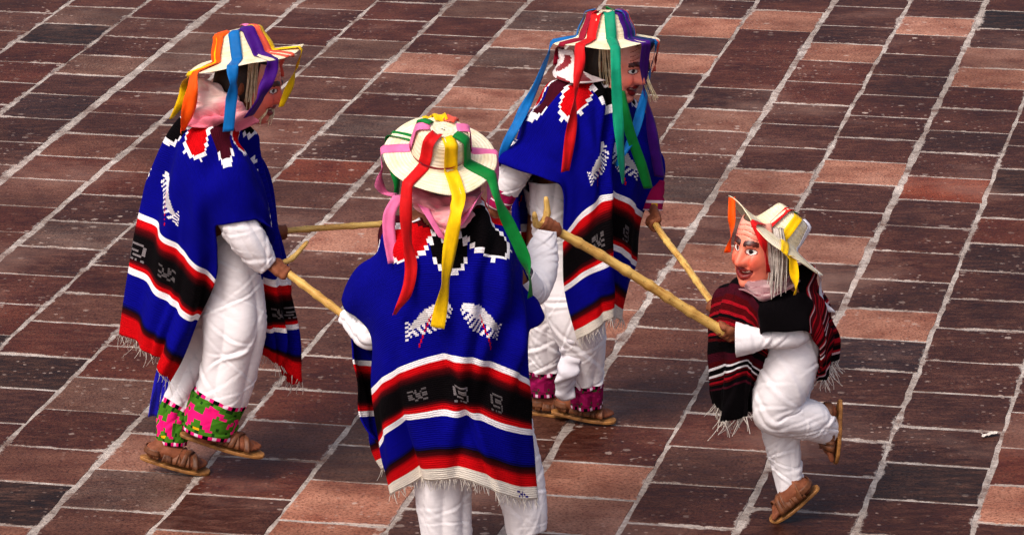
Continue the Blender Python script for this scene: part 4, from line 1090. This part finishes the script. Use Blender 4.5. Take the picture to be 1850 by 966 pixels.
p3 = person_root(S, 'dancer bending forward with teal, red and purple ribbons and wine-coloured cuffs, at the back', 3)
hair_cap(p3, *hc)
V3 = [-1, -.75, -.545, -.3, -.1, 0, .1, .2, .35, .545, .755, 1]
G3 = [
 [(945,612,.0),(938,612,.05),(945,605,.1),(970,600,.15),(1005,600,.2),(1040,600,.25),(1065,600,.28)],
 [(940,520,-.02),(934,520,.02),(942,512,.08),(970,505,.14),(1008,505,.2),(1045,505,.25),(1070,505,.28)],
 [(936,420,-.05),(932,420,0),(940,410,.05),(970,400,.12),(1010,400,.2),(1050,400,.25),(1080,400,.28)],
 [(930,320,-.12),(928,290,-.07),(955,240,.0),(1000,210,.08),(1050,225,.18),(1100,260,.24),(1140,300,.26)],
 [(910,304,-.20),(928,248,-.16),(980,170,-.10),(1045,138,.0),(1098,155,.13),(1140,220,.2),(1170,300,.23)],
 [(905,297,-.25),(940,238,-.22),(1000,162,-.17),(1072,135,-.02),(1122,160,.12),(1160,232,.18),(1186,315,.2)],
 [(945,310,-.28),(970,260,-.26),(1022,188,-.22),(1090,150,-.09),(1140,168,.05),(1174,240,.12),(1193,318,.16)],
 [(985,321,-.30),(1005,280,-.29),(1048,222,-.26),(1105,185,-.15),(1150,202,0),(1181,258,.07),(1196,314,.13)],
 [(1017,342,-.30),(1037,318,-.30),(1066,288,-.29),(1105,268,-.23),(1148,276,-.10),(1178,296,.0),(1194,326,.09)],
 [(1017,428,-.28),(1045,394,-.29),(1080,360,-.28),(1104,344,-.24),(1130,357,-.14),(1150,373,-.06),(1164,386,.04)],
 [(1020,522,-.25),(1050,502,-.27),(1085,476,-.27),(1100,448,-.22),(1122,454,-.14),(1140,471,-.08),(1155,480,.0)],
 [(1042,614,-.22),(1064,602,-.25),(1087,584,-.25),(1096,562,-.21),(1110,572,-.13),(1117,576,-.07),(1124,560,.0)]]
pon, A = patch('poncho', 3, U7, V3, G3, M_PONCHO, blue_poncho(CREAM, seed=3), p3, fold=.011, seed=31, hole=(.085, .10))
fringe(pon, A[0], .04, 5, 3); fringe(pon, A[-1], .04, 6, 3)
tA = tube('trousers', 3, [(985,330,.0,40,1.3),(1000,420,.02,40,1.2),(1000,500,.04,44),(990,570,.05,42),(984,620,.06,36),(982,672,.07,30),(982,712,.07,28)], M_COTTON, p3, BAND_WINE, seed=23, fold=.006, drape=.009)
tB = tube('trousers', 3, [(995,325,-.06,38,1.2),(1000,420,-.08,36,1.1),(1020,500,-.10,44),(1040,570,-.12,50),(1052,620,-.11,42),(1058,675,-.08,32),(1060,732,-.06,28)], M_COTTON, p3, BAND_WINE, seed=28, fold=.006, drape=.009)
join_meshes([tA, tB], 'trousers')
patch('hanging_cloth', 3, [-.05, 0, .05], [-1, 0, 1], [
 [(1020,600,-.16),(1034,600,-.17),(1050,600,-.16)], [(1010,660,-.15),(1026,660,-.16),(1044,655,-.15)], [(1006,718,-.13),(1020,722,-.14),(1036,714,-.13)]], M_COTTON, lambda u, v: lin(214, 208, 214), p3, fold=.006, seed=9, thick=.003)
tube('sleeve', 3, [(950,262,-.17,26),(938,290,-.175,30),(924,318,-.18,28),(912,345,-.175,24)], M_COTTON, p3, seed=25, fold=.003, drape=.006, crease=22)
WINEC = lin(150, 18, 70)
def cuff_c(a, d): return (lin(228, 200, 210) if d < .006 or .030 < d < .036 else (lin(236, 170, 30) if (int(a * 12) % 4 == 0 and .012 < d < .026) else WINEC))
tube('cuff', 3, [(912,342,-.175,24),(905,358,-.175,23),(899,374,-.172,21)], M_COTTON, p3, cuff_c, seed=26, fold=.002, drape=.003, crease=8)
tube('sleeve', 3, [(1165,280,.12,24),(1174,310,.11,25),(1176,335,.09,24)], M_COTTON, p3, lambda a, d: WINEC, seed=27, fold=.003, drape=.006, crease=22)
tube('cuff', 3, [(1176,328,.09,24),(1176,352,.07,23),(1175,380,.055,21)], M_COTTON, p3, cuff_c, seed=29, fold=.002, drape=.003, crease=8)
sandal(p3, fr1); sandal(p3, fr2)
h3 = Hat(3, p3, 1096, 68, 0, 1.5, 5, .198, (.104, .072, .096), seed=3, curl=-.004)
h3.ribbon((1002,76), [(990,100,-.03,30),(965,160,-.12,25),(935,220,-.22,20),(912,268,-.25,15),(904,292,-.25,20)], 'blue', .046)
h3.ribbon((1050,84), [(1047,120,-.24,25),(1040,175,-.28,30),(1030,240,-.30,45),(1021,310,-.315,65)], 'red', .046)
h3.ribbon((1112,88), [(1113,130,-.26,10),(1116,200,-.26,15),(1121,270,-.28,30),(1126,332,-.28,60)], 'teal', .044)
h3.ribbon((1165,80), [(1163,120,-.10,40),(1168,180,-.06,40),(1180,250,-.04,30),(1192,320,.0,40)], 'purple', .046)
h3.ribbon((1183,72), [(1178,120,.0,50),(1160,190,-.10,30),(1142,250,-.16,30),(1112,300,-.20,50)], 'blue', .042)
h3.ribbon((1187,70), [(1184,110,.02,80),(1180,130,.02,85)], 'salmon', .030)
h3.ribbon((1175,74), [(1170,110,.02,60),(1170,130,.02,60)], 'navy', .040)
h3.ribbon((1015,70), [(1010,95,.06,40),(1006,118,.06,50)], 'crimson', .040)
strip('ribbon', [P(3, 1120, 165, -.14), P(3, 1128, 200, -.19), P(3, 1140, 245, -.19), P(3, 1158, 295, -.16), P(3, 1172, 340, -.12)], [(1, .3, 0), (1, .5, 0), (1, .4, 0), (1, .4, 0), (1, .8, 0)], .040, SATIN['green'], h3.obj, seed=15)
h3.ribbon(75, [], 'green', .045)
face_mask(3, p3, 1116, 122, -.02, 58, 14, 0, .110, (240, 146, 126))
strands('wig', p3, [[P(3, 1086+i*5, 82, -.085), P(3, 1087+i*5, 118, -.09), P(3, 1092+i*5, 158, -.088)] for i in range(6)] + [[P(3, 1156+i*4, 100, -.06), P(3, 1162+i*4, 140, -.06), P(3, 1176+i*5, 176, -.06)] for i in range(3)], M_WIG, 8, per=5)
patch('kerchief', 3, [-.12, -.06, 0, .06, .12], [-1, 0, 1], [
 [(1012,84,.03),(1012,88,.0),(1020,90,-.04),(1034,92,-.07),(1046,94,-.08)],
 [(1006,112,.0),(1010,118,-.08),(1024,122,-.11),(1040,124,-.12),(1054,128,-.11)],
 [(1000,132,-.02),(1006,142,-.13),(1030,150,-.18),(1062,150,-.17),(1094,146,-.12)]], M_KERCHIEF, lambda u, v: (blend(PALE, WHITE, .5) if math.sin(u * 55 + 2 * math.sin(v * 3)) + math.sin(v * 5 + u * 30) > -.5 else lin(130, 16, 30)), p3, fold=.004, seed=16, thick=.003)

# ------------------------------------------------------------------ dancer 4: small one on the right, hopping
hand4 = c3b.copy(); wrist4 = P(4, 1330, 606, -.17)
S = Soup()
S.limb([P(4, 1440, 640, 0), P(4, 1432, 590, 0), P(4, 1420, 540, 0), P(4, 1408, 515, 0)], [.085, .085, .09, .07], flat=((0, 1, 0), 1.1))
S.limb([P(4, 1420, 520, -.09), P(4, 1408, 512, 0), P(4, 1385, 520, .09)], [.045, .06, .045])
S.limb([P(4, 1405, 510, 0), P(4, 1394, 490, 0), P(4, 1388, 475, 0)], [.05, .045, .05])
hc = head(S, 4, 1388, 455, 0, (-.80, -.58, -.1), (0, 0, 1), .105)
S.limb([P(4, 1425, 528, -.10), P(4, 1440, 600, -.16)], [.038, .030]); S.limb([P(4, 1440, 600, -.16), wrist4], [.029, .021])
S.limb([P(4, 1380, 528, .10), P(4, 1345, 585, .14)], [.038, .030]); S.limb([P(4, 1345, 585, .14), P(4, 1306, 570, .11)], [.029, .021])
grip(S, wrist4, hand4, c3b - c3a, 1, .013, -1); grip(S, P(4, 1308, 572, .11), c4b, c4b - c4a, 1, .012, -1)
leg(S, 4, [(1440,590,-.05,40,1.1),(1432,630,-.07,48),(1422,675,-.09,49),(1404,722,-.10,45),(1402,748,-.10,38),(1428,752,-.09,36),(1465,760,-.05,37),(1502,782,.0,24)])
leg(S, 4, [(1442,600,.03,44,1.0),(1434,650,.04,46),(1420,710,.03,42),(1410,765,.02,36),(1420,830,.01,28),(1430,888,.0,24)])
fr1 = foot(S, None, 4, P(4, 1478, 884, .0), P(4, 1398, 942, -.01), (-.45, -.2, .9), ankle=P(4, 1438, 885, 0))
fr2 = foot(S, None, 4, P(4, 1522, 726, .0), P(4, 1513, 832, .0), (-1, -.15, .1), ankle=P(4, 1494, 768, .0))
p4 = person_root(S, 'small dancer hopping on one foot in dark red and black poncho, tipped-back hat', 4)
hair_cap(p4, *hc)
UC = [-.4, -.27, -.14, 0, .14, .27, .4]
V4 = [-1, -.8, -.5, -.2, 0, .2, .45, .7, 1]
G4 = [
 [(1486,690,-.08),(1500,682,-.03),(1504,662,.02),(1502,650,.07),(1496,655,.12),(1485,660,.15),(1475,665,.17)],
 [(1480,672,-.11),(1496,645,-.06),(1499,615,.0),(1496,598,.06),(1490,610,.12),(1475,630,.15),(1465,640,.17)],
 [(1478,628,-.14),(1485,590,-.10),(1484,555,-.04),(1478,528,.04),(1470,540,.11),(1455,560,.15),(1440,580,.17)],
 [(1452,598,-.20),(1462,560,-.17),(1462,522,-.11),(1452,496,.0),(1430,500,.1),(1410,520,.15),(1390,540,.17)],
 [(1420,599,-.22),(1428,556,-.20),(1424,520,-.14),(1402,500,-.03),(1372,505,.1),(1342,522,.16),(1312,545,.18)],
 [(1380,600,-.21),(1370,560,-.21),(1362,532,-.17),(1345,512,-.09),(1322,512,.02),(1303,524,.1),(1290,545,.15)],
 [(1386,635,-.12),(1372,628,-.14),(1348,612,-.15),(1316,602,-.12),(1294,600,-.05),(1283,603,.02),(1280,608,.08)],
 [(1374,684,-.10),(1358,672,-.15),(1342,664,-.14),(1318,674,-.11),(1298,682,-.05),(1284,688,.02),(1282,690,.07)],
 [(1362,742,-.08),(1350,750,-.13),(1335,754,-.13),(1318,752,-.10),(1303,744,-.06),(1292,734,.0),(1290,728,.05)]]
pon, A = patch('poncho', 4, UC, V4, G4, M_PONCHO, dark_poncho, p4, fold=.009, seed=41, hole=(.07, .13))
fringe(pon, A[-1], .055, 7, 3, rad=.0026, jitter=.8); fringe(pon, A[0], .05, 8, 2, jitter=.8)
tA = tube('trousers', 4, [(1442,600,.03,44,1.0),(1434,650,.04,46),(1420,710,.03,42),(1410,765,.02,36),(1420,830,.01,28),(1430,888,.0,24)], M_COTTON, p4, None, seed=33, fold=.006, drape=.005)
tB = tube('trousers', 4, [(1440,590,-.05,40,1.1),(1432,630,-.07,48),(1422,675,-.09,49),(1404,722,-.10,45),(1402,748,-.10,38),(1428,752,-.09,36),(1465,760,-.05,37),(1502,782,.0,24)], M_COTTON, p4, None, seed=37, fold=.006, drape=.005)
join_meshes([tA, tB], 'trousers')
tube('sleeve', 4, [(1428,578,-.12,14),(1444,602,-.155,19),(1415,610,-.18,19),(1380,612,-.185,17),(1352,613,-.185,25),(1330,613,-.18,31)], M_COTTON, p4, seed=35, fold=.003, drape=.006, crease=22)
tube('sleeve', 4, [(1372,540,.11,22),(1345,585,.14,22),(1318,578,.12,18)], M_COTTON, p4, seed=36, fold=.003, drape=.006, crease=22)
sandal(p4, fr1); sandal(p4, fr2)
h4 = Hat(4, p4, 1402, 425, .0, -41, 9, .215, (.088, .068, .098), curl=.012, seed=4)
h4.ribbon((1323,358), [(1322,385,-.08,20),(1321,420,-.08,50),(1314,456,-.08,20)], 'orange', .030, over=False)
h4.ribbon((1368,398), [(1376,430,-.19,10),(1383,460,-.19,15),(1388,494,-.18,25)], 'red', .030)
h4.ribbon((1424,440), [(1430,465,-.21,10),(1435,495,-.21,15),(1437,530,-.21,60)], 'yellow', .036)
h4.ribbon((1480,492), [(1483,515,.0,30),(1488,545,.0,40),(1504,564,.0,50)], 'white', .026)
h4.ribbon(80, [], 'green', .025)
face_mask(4, p4, 1373, 450, -.05, -42, 4, -5, .118, (242, 138, 110), wide=.62)
strands('wig', p4, [[P(4, 1386+i*6, 412, -.11), P(4, 1392+i*6, 455, -.15), P(4, 1394+i*5, 490, -.17), P(4, 1392+i*5, 522 + 9 * (i % 2), -.19)] for i in range(5)], M_WIGGREY, 12, per=5, rad=.0045)
def neck_c(u, v): return blend(lin(120, 50, 62), lin(196, 160, 160), .5 + .5 * math.sin(u * 90) * math.sin(v * 11))
patch('kerchief', 4, [-.1, -.05, 0, .05, .1], [-1, 0, 1], [
 [(1432,470,-.06),(1420,492,-.10),(1395,504,-.12),(1365,506,-.11),(1335,498,-.06)],
 [(1440,490,-.08),(1424,508,-.14),(1396,520,-.17),(1366,522,-.17),(1338,512,-.10)],
 [(1446,508,-.10),(1426,522,-.16),(1396,532,-.20),(1366,534,-.20),(1342,522,-.12)]], M_KERCHIEF, neck_c, p4, fold=.006, seed=26, thick=.003)

# ------------------------------------------------------------------ canes
def ext(a, b, t): return a + (b - a) * t
cane('cane between the striding left dancer and the dancer seen from behind', [c1a, ext(c1a, c1b, .5), ext(c1a, c1b, 1.06)], (.0145, .014), [[c1a, P(1, 528, 468, -.14), P(1, 556, 438, -.06)]], 1)
cane('thin horizontal cane reaching behind the dancer seen from behind', [c2a, ext(c2a, c2b, .5), ext(c2a, c2b, 1.05)], (.0115, .0125), None, 2)
cane('thick knotty cane with forked head crossing to the small hopping dancer', [ext(c3a, c3b, -.01), ext(c3a, c3b, .3), ext(c3a, c3b, .7), ext(c3a, c3b, 1.03)], (.016, .0185), [[c3a, P(2, 987, 385, .27), P(2, 985, 356, .27)], [c3a, P(2, 968, 405, .24), P(2, 964, 384, .22)]], 3, 8)
cane('pale slim cane from the bending dancer down behind the small dancer', [ext(c4a, c4b, -.04), ext(c4a, c4b, .5), ext(c4a, c4b, 1.06)], (.0125, .0125), None, 4)

# a crumpled scrap of paper on the stones at the right
sc = gnd(1788, 790); r = random.Random(3); V = []
for j in range(5):
    for i in range(9):
        V.append((sc[0] + (i - 4) * .0075 + r.uniform(-.003, .003), sc[1] + (j - 2) * .008 + .004 * i + r.uniform(-.004, .004), .006 + r.uniform(0, .008)))
ps = obj('paper_scrap', V, grid_faces(9, 5), M_FRINGE, None, [(v[0], v[1]) for v in V], smooth=False); solidify(ps, .0008)
tag(ps, 'small white paper scrap lying on dark pavers near the right edge', 'paper')
